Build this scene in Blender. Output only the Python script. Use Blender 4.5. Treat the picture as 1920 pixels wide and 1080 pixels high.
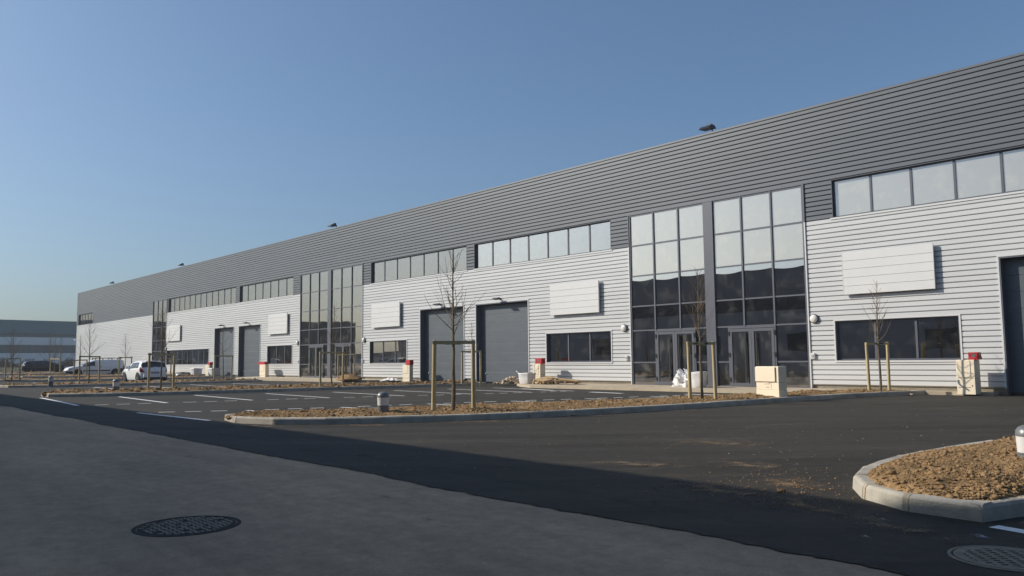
import bpy, bmesh, math, random
import numpy as np
from mathutils import Vector, Matrix
from mathutils.noise import noise as pnoise
R = math.radians
scene = bpy.context.scene
for o in list(bpy.data.objects): bpy.data.objects.remove(o)
C = scene.collection

# ------------------------------------------------------------------ camera
cam_d = bpy.data.cameras.new('camera'); cam = bpy.data.objects.new('camera', cam_d); C.objects.link(cam)
cam_d.sensor_width = 36.0; cam_d.lens = 36.0 * 1500 / 1920; cam_d.clip_start = 0.05; cam_d.clip_end = 3000
YAW, PIT, ROL = R(47.908), R(5.103), R(-0.617)
fw = Vector((-math.sin(YAW) * math.cos(PIT), math.cos(YAW) * math.cos(PIT), math.sin(PIT)))
rt = Vector((math.cos(YAW), math.sin(YAW), 0)); up = rt.cross(fw)
r2 = rt * math.cos(ROL) + up * math.sin(ROL); u2 = up * math.cos(ROL) - rt * math.sin(ROL)
cam.matrix_world = Matrix(((r2.x, u2.x, -fw.x, 0), (r2.y, u2.y, -fw.y, 0), (r2.z, u2.z, -fw.z, 1.5), (0, 0, 0, 1)))
scene.camera = cam
# ------------------------------------------------------------------ sky, sun, exposure
SUN_EL, SUN_AZ = R(29), R(231.6)
w = bpy.data.worlds.new('World'); scene.world = w; w.use_nodes = True
nt = w.node_tree; bg = nt.nodes['Background']
sky = nt.nodes.new('ShaderNodeTexSky'); sky.sky_type = 'NISHITA'; sky.sun_disc = False
sky.sun_elevation = SUN_EL; sky.sun_rotation = SUN_AZ; sky.altitude = 0
sky.air_density = 1.05; sky.dust_density = 2.4; sky.ozone_density = 1.0
tint = nt.nodes.new('ShaderNodeMix'); tint.data_type = 'RGBA'; tint.blend_type = 'MULTIPLY'; tint.inputs[0].default_value = 1.0
tint.inputs[7].default_value = (0.745, 0.885, 1.075, 1)      # cool hazy March sky
gam = nt.nodes.new('ShaderNodeGamma'); gam.inputs[1].default_value = 0.8      # hazy air: zenith and horizon closer together
tint2 = nt.nodes.new('ShaderNodeMix'); tint2.data_type = 'RGBA'; tint2.blend_type = 'MULTIPLY'; tint2.inputs[0].default_value = 1.0; tint2.inputs[7].default_value = (1.16, 1.325, 1.46, 1)
nt.links.new(sky.outputs[0], tint.inputs[6]); nt.links.new(tint.outputs[2], gam.inputs[0]); nt.links.new(gam.outputs[0], tint2.inputs[6]); nt.links.new(tint2.outputs[2], bg.inputs[0]); bg.inputs[1].default_value = 0.1
sd = bpy.data.lights.new('sun', 'SUN'); sd.energy = 4.9; sd.angle = R(0.53); sd.color = (1, 0.93, 0.83)
so = bpy.data.objects.new('sun', sd); C.objects.link(so)
ldir = Vector((-math.sin(SUN_AZ) * math.cos(SUN_EL), -math.cos(SUN_AZ) * math.cos(SUN_EL), -math.sin(SUN_EL)))
so.rotation_euler = ldir.to_track_quat('-Z', 'Y').to_euler(); so.location = (-40, -40, 60)
vs = scene.view_settings; vs.view_transform = 'Standard'; vs.look = 'None'; vs.exposure = 0.0; vs.gamma = 1.0
vs.use_curve_mapping = False
scene.cycles.max_bounces = 8; scene.cycles.transparent_max_bounces = 12
scene.cycles.caustics_reflective = False; scene.cycles.caustics_refractive = False

# ------------------------------------------------------------------ helpers
def gz(x):
    t = min(1.0, max(0.0, (-62.0 - x) / 48.0)); return 0.5 * t * t * (3 - 2 * t)
def link(o): C.objects.link(o); return o
def tag(o, label=None, cat=None, group=None, kind=None):
    if label: o['label'] = label
    if cat: o['category'] = cat
    if group: o['group'] = group
    if kind: o['kind'] = kind
    return o
def thing(name, label, cat, loc=(0, 0, 0), rz=0, group=None, kind=None):
    o = link(bpy.data.objects.new(name, None)); o.location = loc; o.rotation_euler = (0, 0, rz)
    o.empty_display_size = 0.3
    return tag(o, label, cat, group, kind)
def copy_tree(o, parent=None):
    c = o.copy(); C.objects.link(c); c.parent = parent
    for ch in list(o.children): copy_tree(ch, c)
    return c
class MB:
    def __init__(s): s.v = []; s.f = []
    def add(s, vs_, fs):
        b = len(s.v); s.v += [tuple(p) for p in vs_]; s.f += [tuple(i + b for i in f) for f in fs]; return s
    def box(s, x0, x1, y0, y1, z0, z1):
        return s.add([(x0, y0, z0), (x1, y0, z0), (x1, y1, z0), (x0, y1, z0), (x0, y0, z1), (x1, y0, z1), (x1, y1, z1), (x0, y1, z1)],
                     [(3, 2, 1, 0), (4, 5, 6, 7), (0, 1, 5, 4), (1, 2, 6, 5), (2, 3, 7, 6), (3, 0, 4, 7)])
    def cbox(s, x0, x1, y0, y1, z0, z1, c=0.01):      # box with chamfered vertical and top edges
        def ring(i, z): return [(x0 + i, y0, z), (x1 - i, y0, z), (x1, y0 + i, z), (x1, y1 - i, z), (x1 - i, y1, z), (x0 + i, y1, z), (x0, y1 - i, z), (x0, y0 + i, z)]
        def rin(z): return [(x0 + c, y0 + c, z), (x1 - c, y0 + c, z), (x1 - c, y0 + c, z), (x1 - c, y1 - c, z), (x1 - c, y1 - c, z), (x0 + c, y1 - c, z), (x0 + c, y1 - c, z), (x0 + c, y0 + c, z)]
        r0 = ring(c, z0); r1 = ring(c, z1 - c)
        top = [(x0 + c, y0 + c, z1), (x1 - c, y0 + c, z1), (x1 - c, y1 - c, z1), (x0 + c, y1 - c, z1)]
        f = [tuple(range(7, -1, -1))] + [(i, (i + 1) % 8, 8 + (i + 1) % 8, 8 + i) for i in range(8)]
        f += [(16, 17, 18, 19), (8, 9, 17, 16), (9, 10, 17), (10, 11, 18, 17), (11, 12, 18), (12, 13, 19, 18), (13, 14, 19), (14, 15, 16, 19), (15, 8, 16)]
        return s.add(r0 + r1 + top, f)
    def prism(s, prof, x0, x1):                        # (y, z) outline extruded along x
        n = len(prof)
        return s.add([(x0, y, z) for y, z in prof] + [(x1, y, z) for y, z in prof],
                     [(i, n + i, n + (i + 1) % n, (i + 1) % n) for i in range(n)] + [tuple(range(n)), tuple(range(2 * n - 1, n - 1, -1))])
    def tube(s, pts, rad, n=6, cap=True):
        pts = [Vector(p) for p in pts]; k = len(pts)
        if not hasattr(rad, '__len__'): rad = [rad] * k
        b = len(s.v); a = None
        for i, p in enumerate(pts):
            d = (pts[min(i + 1, k - 1)] - pts[max(i - 1, 0)]).normalized()
            if a is None: a = d.orthogonal().normalized()
            else: a = (a - d * a.dot(d)).normalized()
            c = d.cross(a)
            for j in range(n):
                t = 2 * math.pi * j / n
                s.v.append(tuple(p + (a * math.cos(t) + c * math.sin(t)) * rad[i]))
        for i in range(k - 1):
            for j in range(n):
                s.f.append((b + i * n + j, b + i * n + (j + 1) % n, b + (i + 1) * n + (j + 1) % n, b + (i + 1) * n + j))
        if cap:
            s.f.append(tuple(b + j for j in range(n - 1, -1, -1))); s.f.append(tuple(b + (k - 1) * n + j for j in range(n)))
        return s
    def lathe(s, prof, n=20, c=(0, 0, 0)):             # (r, z) from bottom to top round z
        b = len(s.v); k = len(prof)
        for r, z in prof:
            for j in range(n):
                t = 2 * math.pi * j / n; s.v.append((c[0] + r * math.cos(t), c[1] + r * math.sin(t), c[2] + z))
        for i in range(k - 1):
            for j in range(n): s.f.append((b + i * n + j, b + i * n + (j + 1) % n, b + (i + 1) * n + (j + 1) % n, b + (i + 1) * n + j))
        s.f.append(tuple(b + j for j in range(n - 1, -1, -1))); s.f.append(tuple(b + (k - 1) * n + j for j in range(n)))
        return s
    def mesh(s, name, m, smooth=False):
        me = bpy.data.meshes.new(name); me.from_pydata(s.v, [], s.f); me.materials.append(m)
        if smooth:
            me.polygons.foreach_set('use_smooth', [True] * len(me.polygons))
            try: me.set_sharp_from_angle(angle=R(38))
            except Exception: pass
        me.update(); return me
    def build(s, name, m, parent=None, smooth=False):
        o = link(bpy.data.objects.new(name, s.mesh(name, m, smooth))); o.parent = parent; return o

# ------------------------------------------------------------------ materials
def nodes_mat(name):
    m = bpy.data.materials.new(name); m.use_nodes = True
    n = m.node_tree.nodes; return m, n, m.node_tree.links, n['Principled BSDF']
def mat(name, col, rough=0.6, metal=0.0, var=0.12, scale=3.0, bump=0.0, bscale=60.0, spec=0.5, stretch=(1, 1, 1)):
    m, n, l, b = nodes_mat(name)
    b.inputs['Roughness'].default_value = rough; b.inputs['Metallic'].default_value = metal
    b.inputs['Specular IOR Level'].default_value = spec
    tc = n.new('ShaderNodeTexCoord'); mp = n.new('ShaderNodeMapping'); mp.inputs['Scale'].default_value = stretch
    l.new(tc.outputs['Object'], mp.inputs[0])
    if var:
        t = n.new('ShaderNodeTexNoise'); t.inputs['Scale'].default_value = scale; t.inputs['Detail'].default_value = 6
        t.inputs['Roughness'].default_value = 0.65
        l.new(mp.outputs[0], t.inputs['Vector'])
        r = n.new('ShaderNodeValToRGB'); l.new(t.outputs['Fac'], r.inputs[0])
        r.color_ramp.elements[0].position = 0.3; r.color_ramp.elements[1].position = 0.7
        r.color_ramp.elements[0].color = tuple(c * (1 - var) for c in col) + (1,)
        r.color_ramp.elements[1].color = tuple(min(1, c * (1 + var)) for c in col) + (1,)
        l.new(r.outputs[0], b.inputs['Base Color'])
    else: b.inputs['Base Color'].default_value = tuple(col) + (1,)
    if bump:
        t2 = n.new('ShaderNodeTexNoise'); t2.inputs['Scale'].default_value = bscale; t2.inputs['Detail'].default_value = 4
        l.new(mp.outputs[0], t2.inputs['Vector'])
        bp = n.new('ShaderNodeBump'); bp.inputs['Strength'].default_value = bump; bp.inputs['Distance'].default_value = 0.02
        l.new(t2.outputs['Fac'], bp.inputs['Height']); l.new(bp.outputs[0], b.inputs['Normal'])
    return m
def vary_per_object(m, amount):
    n, l = m.node_tree.nodes, m.node_tree.links; b = n['Principled BSDF']; src = b.inputs['Base Color'].links[0].from_socket
    oi = n.new('ShaderNodeObjectInfo'); mr = n.new('ShaderNodeMapRange'); mr.inputs['To Min'].default_value = 1 - amount; mr.inputs['To Max'].default_value = 1 + amount; l.new(oi.outputs['Random'], mr.inputs[0])
    vm = n.new('ShaderNodeVectorMath'); vm.operation = 'SCALE'; l.new(src, vm.inputs[0]); l.new(mr.outputs[0], vm.inputs['Scale']); l.new(vm.outputs[0], b.inputs['Base Color'])
def asphalt(name, dark, light, grain, patch_scale, stretch, turn=0.0, mott=0.25):
    m, n, l, b = nodes_mat(name)
    b.inputs['Roughness'].default_value = 0.8; b.inputs['Specular IOR Level'].default_value = 0.3
    tc = n.new('ShaderNodeTexCoord')
    mp = n.new('ShaderNodeMapping'); mp.inputs['Scale'].default_value = stretch
    tr_ = n.new('ShaderNodeVectorRotate'); tr_.rotation_type = 'Z_AXIS'; tr_.inputs['Angle'].default_value = turn; l.new(tc.outputs['Object'], tr_.inputs[0]); l.new(tr_.outputs[0], mp.inputs[0])
    a = n.new('ShaderNodeTexNoise'); a.inputs['Scale'].default_value = patch_scale; a.inputs['Detail'].default_value = 8; a.inputs['Roughness'].default_value = 0.7
    l.new(mp.outputs[0], a.inputs['Vector'])
    r = n.new('ShaderNodeValToRGB'); l.new(a.outputs['Fac'], r.inputs[0])
    r.color_ramp.elements[0].position = 0.32; r.color_ramp.elements[1].position = 0.72
    r.color_ramp.elements[0].color = dark + (1,); r.color_ramp.elements[1].color = light + (1,)
    g = n.new('ShaderNodeTexNoise'); g.inputs['Scale'].default_value = grain; g.inputs['Detail'].default_value = 3
    l.new(tc.outputs['Object'], g.inputs['Vector'])
    gr = n.new('ShaderNodeMapRange'); gr.inputs['From Min'].default_value = 0.25; gr.inputs['From Max'].default_value = 0.75
    gr.inputs['To Min'].default_value = 0.55; gr.inputs['To Max'].default_value = 1.45; l.new(g.outputs['Fac'], gr.inputs[0])
    q = n.new('ShaderNodeTexNoise'); q.inputs['Scale'].default_value = 4.5; q.inputs['Detail'].default_value = 9; q.inputs['Roughness'].default_value = 0.8; l.new(tc.outputs['Object'], q.inputs['Vector'])
    qr = n.new('ShaderNodeMapRange'); qr.inputs['From Min'].default_value = 0.3; qr.inputs['From Max'].default_value = 0.7; qr.inputs['To Min'].default_value = 1 - mott; qr.inputs['To Max'].default_value = 1 + mott; l.new(q.outputs['Fac'], qr.inputs[0])
    vo = n.new('ShaderNodeTexVoronoi'); vo.inputs['Scale'].default_value = 55; l.new(tc.outputs['Object'], vo.inputs['Vector'])     # pale stone chips in the wearing course
    vr = n.new('ShaderNodeMapRange'); vr.inputs['From Min'].default_value = 0.10; vr.inputs['From Max'].default_value = 0.20; vr.inputs['To Min'].default_value = 1.7; vr.inputs['To Max'].default_value = 1.0; l.new(vo.outputs['Distance'], vr.inputs[0])
    m1 = n.new('ShaderNodeMath'); m1.operation = 'MULTIPLY'; l.new(gr.outputs[0], m1.inputs[0]); l.new(qr.outputs[0], m1.inputs[1])
    m2 = n.new('ShaderNodeMath'); m2.operation = 'MULTIPLY'; l.new(m1.outputs[0], m2.inputs[0]); l.new(vr.outputs[0], m2.inputs[1])
    mx = n.new('ShaderNodeVectorMath'); mx.operation = 'SCALE'
    l.new(r.outputs[0], mx.inputs[0]); l.new(m2.outputs[0], mx.inputs['Scale']); l.new(mx.outputs[0], b.inputs['Base Color'])
    bp = n.new('ShaderNodeBump'); bp.inputs['Strength'].default_value = 0.5; bp.inputs['Distance'].default_value = 0.008
    l.new(g.outputs['Fac'], bp.inputs['Height']); l.new(bp.outputs[0], b.inputs['Normal'])
    return m
def patchy(name, col, density, scale, stretch=(1, 1, 1), rough=0.85, most=1.0):
    # dried mud or spilt paint lying on the asphalt: opaque crumbs with gaps, thinning out to the sheet's edge
    m, n, l, b = nodes_mat(name); b.inputs['Roughness'].default_value = rough
    b.inputs['Base Color'].default_value = col + (1,)
    tc = n.new('ShaderNodeTexCoord'); mp = n.new('ShaderNodeMapping'); mp.inputs['Scale'].default_value = stretch; l.new(tc.outputs['Object'], mp.inputs[0])
    t = n.new('ShaderNodeTexNoise'); t.inputs['Scale'].default_value = scale; t.inputs['Detail'].default_value = 9; t.inputs['Roughness'].default_value = 0.75
    l.new(mp.outputs[0], t.inputs['Vector'])
    ln = n.new('ShaderNodeTexGradient'); ln.gradient_type = 'SPHERICAL'
    mp2 = n.new('ShaderNodeMapping'); mp2.inputs['Location'].default_value = (-1, -1, 0); mp2.inputs['Scale'].default_value = (2, 2, 0)
    l.new(tc.outputs['Generated'], mp2.inputs[0]); l.new(mp2.outputs[0], ln.inputs[0])
    ad = n.new('ShaderNodeMath'); ad.operation = 'MULTIPLY_ADD'; ad.inputs[1].default_value = 0.30; l.new(ln.outputs['Fac'], ad.inputs[0])
    t2 = n.new('ShaderNodeTexNoise'); t2.inputs['Scale'].default_value = scale / 8; t2.inputs['Detail'].default_value = 5; l.new(mp.outputs[0], t2.inputs['Vector'])
    av = n.new('ShaderNodeMath'); av.operation = 'MULTIPLY_ADD'; av.inputs[1].default_value = 0.6; l.new(t2.outputs['Fac'], av.inputs[0]); sb = n.new('ShaderNodeMath'); sb.operation = 'SUBTRACT'; sb.inputs[1].default_value = 0.30; l.new(t.outputs['Fac'], sb.inputs[0]); l.new(sb.outputs[0], av.inputs[2]); l.new(av.outputs[0], ad.inputs[2])
    rp = n.new('ShaderNodeMapRange'); rp.inputs['From Min'].default_value = 0.80 - density; rp.inputs['From Max'].default_value = 0.90 - density
    l.new(ad.outputs[0], rp.inputs[0]); rp.inputs['To Max'].default_value = most
    tr = n.new('ShaderNodeBsdfTransparent'); ms = n.new('ShaderNodeMixShader')
    l.new(rp.outputs[0], ms.inputs[0]); l.new(tr.outputs[0], ms.inputs[1]); l.new(b.outputs[0], ms.inputs[2])
    l.new(ms.outputs[0], n['Material Output'].inputs['Surface']); return m
def glass(name, tint, base, dirt=0.05, film_glare=0.0):
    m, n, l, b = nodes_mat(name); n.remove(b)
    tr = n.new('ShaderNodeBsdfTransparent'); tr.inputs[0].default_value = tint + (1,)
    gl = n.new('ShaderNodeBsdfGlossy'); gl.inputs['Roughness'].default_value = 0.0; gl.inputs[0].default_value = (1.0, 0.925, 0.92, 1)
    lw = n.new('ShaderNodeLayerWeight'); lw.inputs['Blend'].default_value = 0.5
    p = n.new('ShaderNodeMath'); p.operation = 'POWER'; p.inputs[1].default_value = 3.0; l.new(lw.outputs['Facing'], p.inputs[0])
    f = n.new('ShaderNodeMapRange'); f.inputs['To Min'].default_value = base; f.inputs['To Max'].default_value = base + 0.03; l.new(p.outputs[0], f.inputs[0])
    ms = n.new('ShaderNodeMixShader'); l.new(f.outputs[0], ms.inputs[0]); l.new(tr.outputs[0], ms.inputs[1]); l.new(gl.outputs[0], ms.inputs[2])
    df = n.new('ShaderNodeBsdfDiffuse'); df.inputs[0].default_value = (0.70, 0.675, 0.58, 1) if film_glare else (0.5, 0.48, 0.43, 1)  # pale diffuse layer: dust film, plus sky glare painted into the pane
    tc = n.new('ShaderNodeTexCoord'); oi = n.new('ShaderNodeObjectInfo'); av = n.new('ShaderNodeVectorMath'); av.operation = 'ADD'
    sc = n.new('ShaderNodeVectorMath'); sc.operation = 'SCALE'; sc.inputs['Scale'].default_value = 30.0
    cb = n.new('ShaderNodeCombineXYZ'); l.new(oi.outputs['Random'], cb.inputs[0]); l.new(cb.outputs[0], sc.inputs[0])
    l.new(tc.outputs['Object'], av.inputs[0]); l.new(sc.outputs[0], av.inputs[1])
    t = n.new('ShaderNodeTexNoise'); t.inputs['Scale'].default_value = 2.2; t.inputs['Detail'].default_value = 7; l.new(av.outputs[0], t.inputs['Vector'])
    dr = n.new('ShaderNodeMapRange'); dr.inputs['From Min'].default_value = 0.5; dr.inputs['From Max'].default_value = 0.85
    dr.inputs['To Min'].default_value = film_glare + dirt * 0.4; dr.inputs['To Max'].default_value = film_glare + dirt * 5; l.new(t.outputs['Fac'], dr.inputs[0])
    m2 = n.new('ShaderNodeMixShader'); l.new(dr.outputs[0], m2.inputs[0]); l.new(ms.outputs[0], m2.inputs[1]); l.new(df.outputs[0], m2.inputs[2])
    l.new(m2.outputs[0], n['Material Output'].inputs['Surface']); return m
M = {}
M['light_clad'] = mat('light_cladding', (0.575, 0.575, 0.57), 0.40, 0.0, 0.05, 0.5, stretch=(0.5, 1, 3))
M['dark_clad'] = mat('dark_cladding', (0.110, 0.119, 0.134), 0.42, 0.0, 0.07, 0.5, stretch=(0.5, 1, 3))
vary_per_object(M['light_clad'], 0.025); vary_per_object(M['dark_clad'], 0.05)
M['light_trim'] = mat('light_trim', (0.62, 0.615, 0.60), 0.4, 0, 0.03, 1)
M['dark_frame'] = mat('dark_frame', (0.10, 0.105, 0.125), 0.4, 0, 0.05, 1)
M['door_panel'] = mat('door_panel', (0.085, 0.10, 0.115), 0.45, 0, 0.10, 0.8, stretch=(1, 1, 3))
M['panel_white'] = mat('panel_white', (0.66, 0.65, 0.63), 0.42, 0, 0.03, 1)
M['plinth'] = mat('plinth_concrete', (0.22, 0.19, 0.14), 0.85, 0, 0.25, 2, 0.3)
M['pavement'] = mat('pavement_concrete', (0.46, 0.38, 0.27), 0.85, 0, 0.18, 1.2, 0.3, 30)
M['kerb'] = mat('kerb_concrete', (0.40, 0.365, 0.30), 0.85, 0, 0.28, 2.6, 0.5, 50); vary_per_object(M['kerb'], 0.08)
M['mortar'] = mat('mortar', (0.42, 0.36, 0.26), 0.9, 0, 0.2, 5, 0.5, 40)
M['soil'] = mat('soil', (0.262, 0.168, 0.084), 0.95, 0, 0.4, 5, 1.0, 22, spec=0.1)
M['clod'] = mat('clod', (0.285, 0.185, 0.094), 0.95, 0, 0.35, 5, 0.6, 30, spec=0.1)
M['stone'] = mat('stone', (0.42, 0.34, 0.23), 0.9, 0, 0.3, 6, 0.6, 20)
M['new_asphalt'] = asphalt('new_asphalt', (0.0135, 0.0117, 0.0082), (0.055, 0.0475, 0.0360), 90, 0.8, (0.13, 1.3, 1), R(-48), 0.48)
M['old_asphalt'] = asphalt('old_asphalt', (0.30, 0.212, 0.140), (0.56, 0.395, 0.25), 140, 0.5, (0.3, 1.1, 1), 0.0, 0.26)
M['line'] = mat('road_paint', (0.82, 0.81, 0.78), 0.7, 0, 0.12, 4)
M['bark'] = mat('bark', (0.16, 0.122, 0.072), 0.9, 0, 0.4, 14, 0.5, 40)
M['twig'] = mat('twig', (0.19, 0.135, 0.08), 0.85, 0, 0.25, 8)
M['post'] = mat('round_timber', (0.45, 0.36, 0.19), 0.8, 0, 0.22, 5, 0.3, 30, stretch=(3, 3, 0.5))
M['rubber'] = mat('rubber', (0.02, 0.02, 0.02), 0.8, 0, 0.1, 4)
M['bol_grey'] = mat('bollard_grey', (0.17, 0.175, 0.18), 0.38, 0.2, 0.06, 6)
M['bol_white'] = mat('bollard_diffuser', (0.66, 0.65, 0.62), 0.35, 0, 0.03, 4)
M['cream'] = mat('cream_cabinet', (0.82, 0.70, 0.52), 0.6, 0, 0.05, 2)
M['red'] = mat('red_cabinet', (0.48, 0.018, 0.022), 0.45, 0, 0.06, 3)
M['grey_mark'] = mat('grey_mark', (0.12, 0.12, 0.12), 0.5, 0, 0.1, 6)
M['dark_lamp'] = mat('dark_lamp', (0.02, 0.022, 0.025), 0.4, 0.2, 0.05, 5)
M['lamp_glass'] = mat('lamp_glass', (0.72, 0.70, 0.66), 0.2, 0, 0.03, 5)
M['white_plastic'] = mat('white_plastic', (0.68, 0.67, 0.65), 0.5, 0, 0.05, 5)
M['sack'] = mat('white_sack', (0.70, 0.68, 0.66), 0.6, 0, 0.08, 6, 0.5, 9)
M['rubble'] = mat('rubble', (0.46, 0.35, 0.23), 0.9, 0, 0.3, 6, 0.6, 14)
M['wood'] = mat('pallet_wood', (0.42, 0.29, 0.15), 0.8, 0, 0.25, 4, 0.2, 30, stretch=(1, 4, 4))
M['black_bag'] = mat('black_bag', (0.012, 0.012, 0.013), 0.35, 0, 0.1, 5, 0.5, 7)
M['iron'] = mat('cast_iron', (0.23, 0.195, 0.145), 0.75, 0.1, 0.3, 9, 0.3, 40)
M['iron_dark'] = mat('dark_cast_iron', (0.020, 0.018, 0.016), 0.9, 0, 0.3, 9)  # near-black iron for the cover plate, its rim and the grate pit
M['inside'] = mat('interior_wall', (0.10, 0.10, 0.095), 0.9, 0, 0.2, 0.6)
M['inside_floor'] = mat('interior_floor', (0.16, 0.15, 0.14), 0.8, 0, 0.2, 0.8)
M['roofing'] = mat('roofing', (0.12, 0.12, 0.12), 0.8, 0, 0.1, 1)
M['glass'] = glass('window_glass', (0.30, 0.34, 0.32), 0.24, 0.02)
M['glass_bright'] = glass('bright_sky_glass', (0.35, 0.40, 0.38), 0.55, 0.02)  # reflectance raised for one row so its mirrored sky comes out bright
M['glass_film_glare'] = glass('film_glare_glass', (0.55, 0.60, 0.58), 0.50, 0.045, 0.32)  # whitish film that also stands in for the bright sky mirrored there
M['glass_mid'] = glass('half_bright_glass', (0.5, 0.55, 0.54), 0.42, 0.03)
M['glass_far'] = glass('dim_sky_glass', (0.38, 0.42, 0.41), 0.28, 0.03)  # same glazing, reflectance lowered so distant panes mirror the sky dimmer
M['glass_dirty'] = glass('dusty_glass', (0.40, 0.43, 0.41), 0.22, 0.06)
M['teal'] = mat('teal_cladding', (0.036, 0.150, 0.180), 0.5, 0, 0.05, 0.3)
M['far_light'] = mat('far_light_cladding', (0.80, 0.80, 0.77), 0.6, 0, 0.06, 0.3)
M['far_dark'] = mat('far_dark_frame', (0.045, 0.085, 0.105), 0.5, 0, 0.05, 0.3)
M['far_glass'] = mat('far_glass', (0.035, 0.075, 0.10), 0.12, 0, 0.1, 0.3)
M['grass'] = mat('verge_grass', (0.085, 0.085, 0.040), 0.95, 0, 0.35, 0.8, 0.8, 5)
M['ground'] = mat('ground', (0.10, 0.095, 0.055), 0.95, 0, 0.3, 0.2)
M['brush'] = mat('brushwood', (0.105, 0.078, 0.058), 0.9, 0, 0.3, 2)
M['white_paint'] = mat('white_car_paint', (0.86, 0.86, 0.85), 0.22, 0, 0.02, 3)
M['black_paint'] = mat('black_car_paint', (0.010, 0.011, 0.014), 0.15, 0.1, 0.02, 3)
M['car_glass'] = mat('car_glass', (0.015, 0.022, 0.022), 0.06, 0, 0.05, 3, spec=0.9)
M['trim_black'] = mat('black_trim', (0.018, 0.018, 0.019), 0.55, 0, 0.1, 3)
M['tyre'] = mat('tyre', (0.013, 0.013, 0.013), 0.85, 0, 0.1, 5)
M['rim'] = mat('rim', (0.36, 0.36, 0.36), 0.35, 0.6, 0.05, 5)
M['tail_red'] = mat('tail_light', (0.28, 0.016, 0.014), 0.2, 0, 0.05, 5)
M['head_glass'] = mat('head_light', (0.55, 0.56, 0.58), 0.1, 0, 0.05, 5)
M['plate'] = mat('number_plate', (0.30, 0.30, 0.28), 0.5, 0, 0.05, 5)
M['galv'] = mat('galvanised', (0.34, 0.35, 0.36), 0.5, 0.3, 0.05, 3)
M['mud'] = patchy('dried_mud', (0.235, 0.150, 0.078), 0.075, 30, (1, 1, 1), 0.9, 0.9)
M['mud_thin'] = patchy('dried_mud_thin', (0.24, 0.17, 0.10), 0.045, 34, (1, 1, 1), 0.9, 0.8)
M['dust'] = patchy('tyre_dust', (0.13, 0.110, 0.085), 0.07, 9, (0.25, 1, 1), 0.9, 0.33)
def mark_mat():
    m, n, l, b = nodes_mat('tyre_dust_mark'); b.inputs['Base Color'].default_value = (0.10, 0.088, 0.07, 1); b.inputs['Roughness'].default_value = 0.9
    tc = n.new('ShaderNodeTexCoord'); t = n.new('ShaderNodeTexNoise'); t.inputs['Scale'].default_value = 1.3; t.inputs['Detail'].default_value = 10; t.inputs['Roughness'].default_value = 0.8; l.new(tc.outputs['Object'], t.inputs['Vector'])
    r = n.new('ShaderNodeMapRange'); r.inputs['From Min'].default_value = 0.46; r.inputs['From Max'].default_value = 0.75; r.inputs['To Max'].default_value = 0.55; l.new(t.outputs['Fac'], r.inputs[0])
    tr = n.new('ShaderNodeBsdfTransparent'); ms = n.new('ShaderNodeMixShader'); l.new(r.outputs[0], ms.inputs[0]); l.new(tr.outputs[0], ms.inputs[1]); l.new(b.outputs[0], ms.inputs[2]); l.new(ms.outputs[0], n['Material Output'].inputs['Surface']); return m
M['tyre_dust_mark'] = mark_mat()
M['splash'] = patchy('paint_splash', (0.55, 0.56, 0.57), 0.05, 55, (0.6, 1, 1), 0.8, 0.85)

# ------------------------------------------------------------------ ground, road, car park
XS = [-700, -400, -250, -180, -140] + list(range(-120, -55, 4)) + [-55, -30, 0, 40, 150, 500]
def sheet(name, ys, dz, m, xs=XS, edge=None):
    mb = MB(); cols = len(ys)
    for x in xs:
        for y in ys: mb.v.append((x, y, gz(x) + dz))
    for i in range(len(xs) - 1):
        for j in range(cols - 1): mb.f.append((i * cols + j, (i + 1) * cols + j, (i + 1) * cols + j + 1, i * cols + j + 1))
    return tag(mb.build(name, m), kind='structure')
sheet('ground', [-700, -60, 60, 900], -0.02, M['ground'])
sheet('road', [-3.0, 6.4], -0.008, M['old_asphalt'])
# car park asphalt laid up to a ragged joint with the older road
mb = MB(); xs = [-155, -140] + list(range(-120, -50, 4)) + list(np.arange(-50, -22, 0.5)) + list(np.arange(-22, 2, 0.05)) + [4, 10, 40]
cols = None
for x in xs:
    x = float(x)
    e = 5.78 + 0.16 * pnoise((x * 0.35, 0, 0)) + 0.06 * pnoise((x * 1.3, 3, 0)) + 0.045 * pnoise((x * 5, 7, 0)) + 0.03 * pnoise((x * 13, 9, 0)) + (-x) * 0.006
    for y in (e, 8, 20, 36.0): mb.v.append((x, y, gz(x)))
for i in range(len(xs) - 1):
    for j in range(3): mb.f.append((i * 4 + j, i * 4 + 4 + j, i * 4 + 5 + j, i * 4 + 1 + j))
tag(mb.build('car_park', M['new_asphalt']), kind='structure')
# verge beyond the car park
mb = MB()
for x in (-420, -300, -200, -157): 
    for y in (-3, 20, 60, 200): mb.v.append((x + (y - 30) * -0.25 * (x == -157), y, 0.5 + 0.006 + (0.25 if x == -200 else 0.0)))
for i in range(3):
    for j in range(3): mb.f.append((i * 4 + j, i * 4 + 4 + j, i * 4 + 5 + j, i * 4 + 1 + j))
tag(mb.build('grass_verge', M['grass']), kind='structure')

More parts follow.
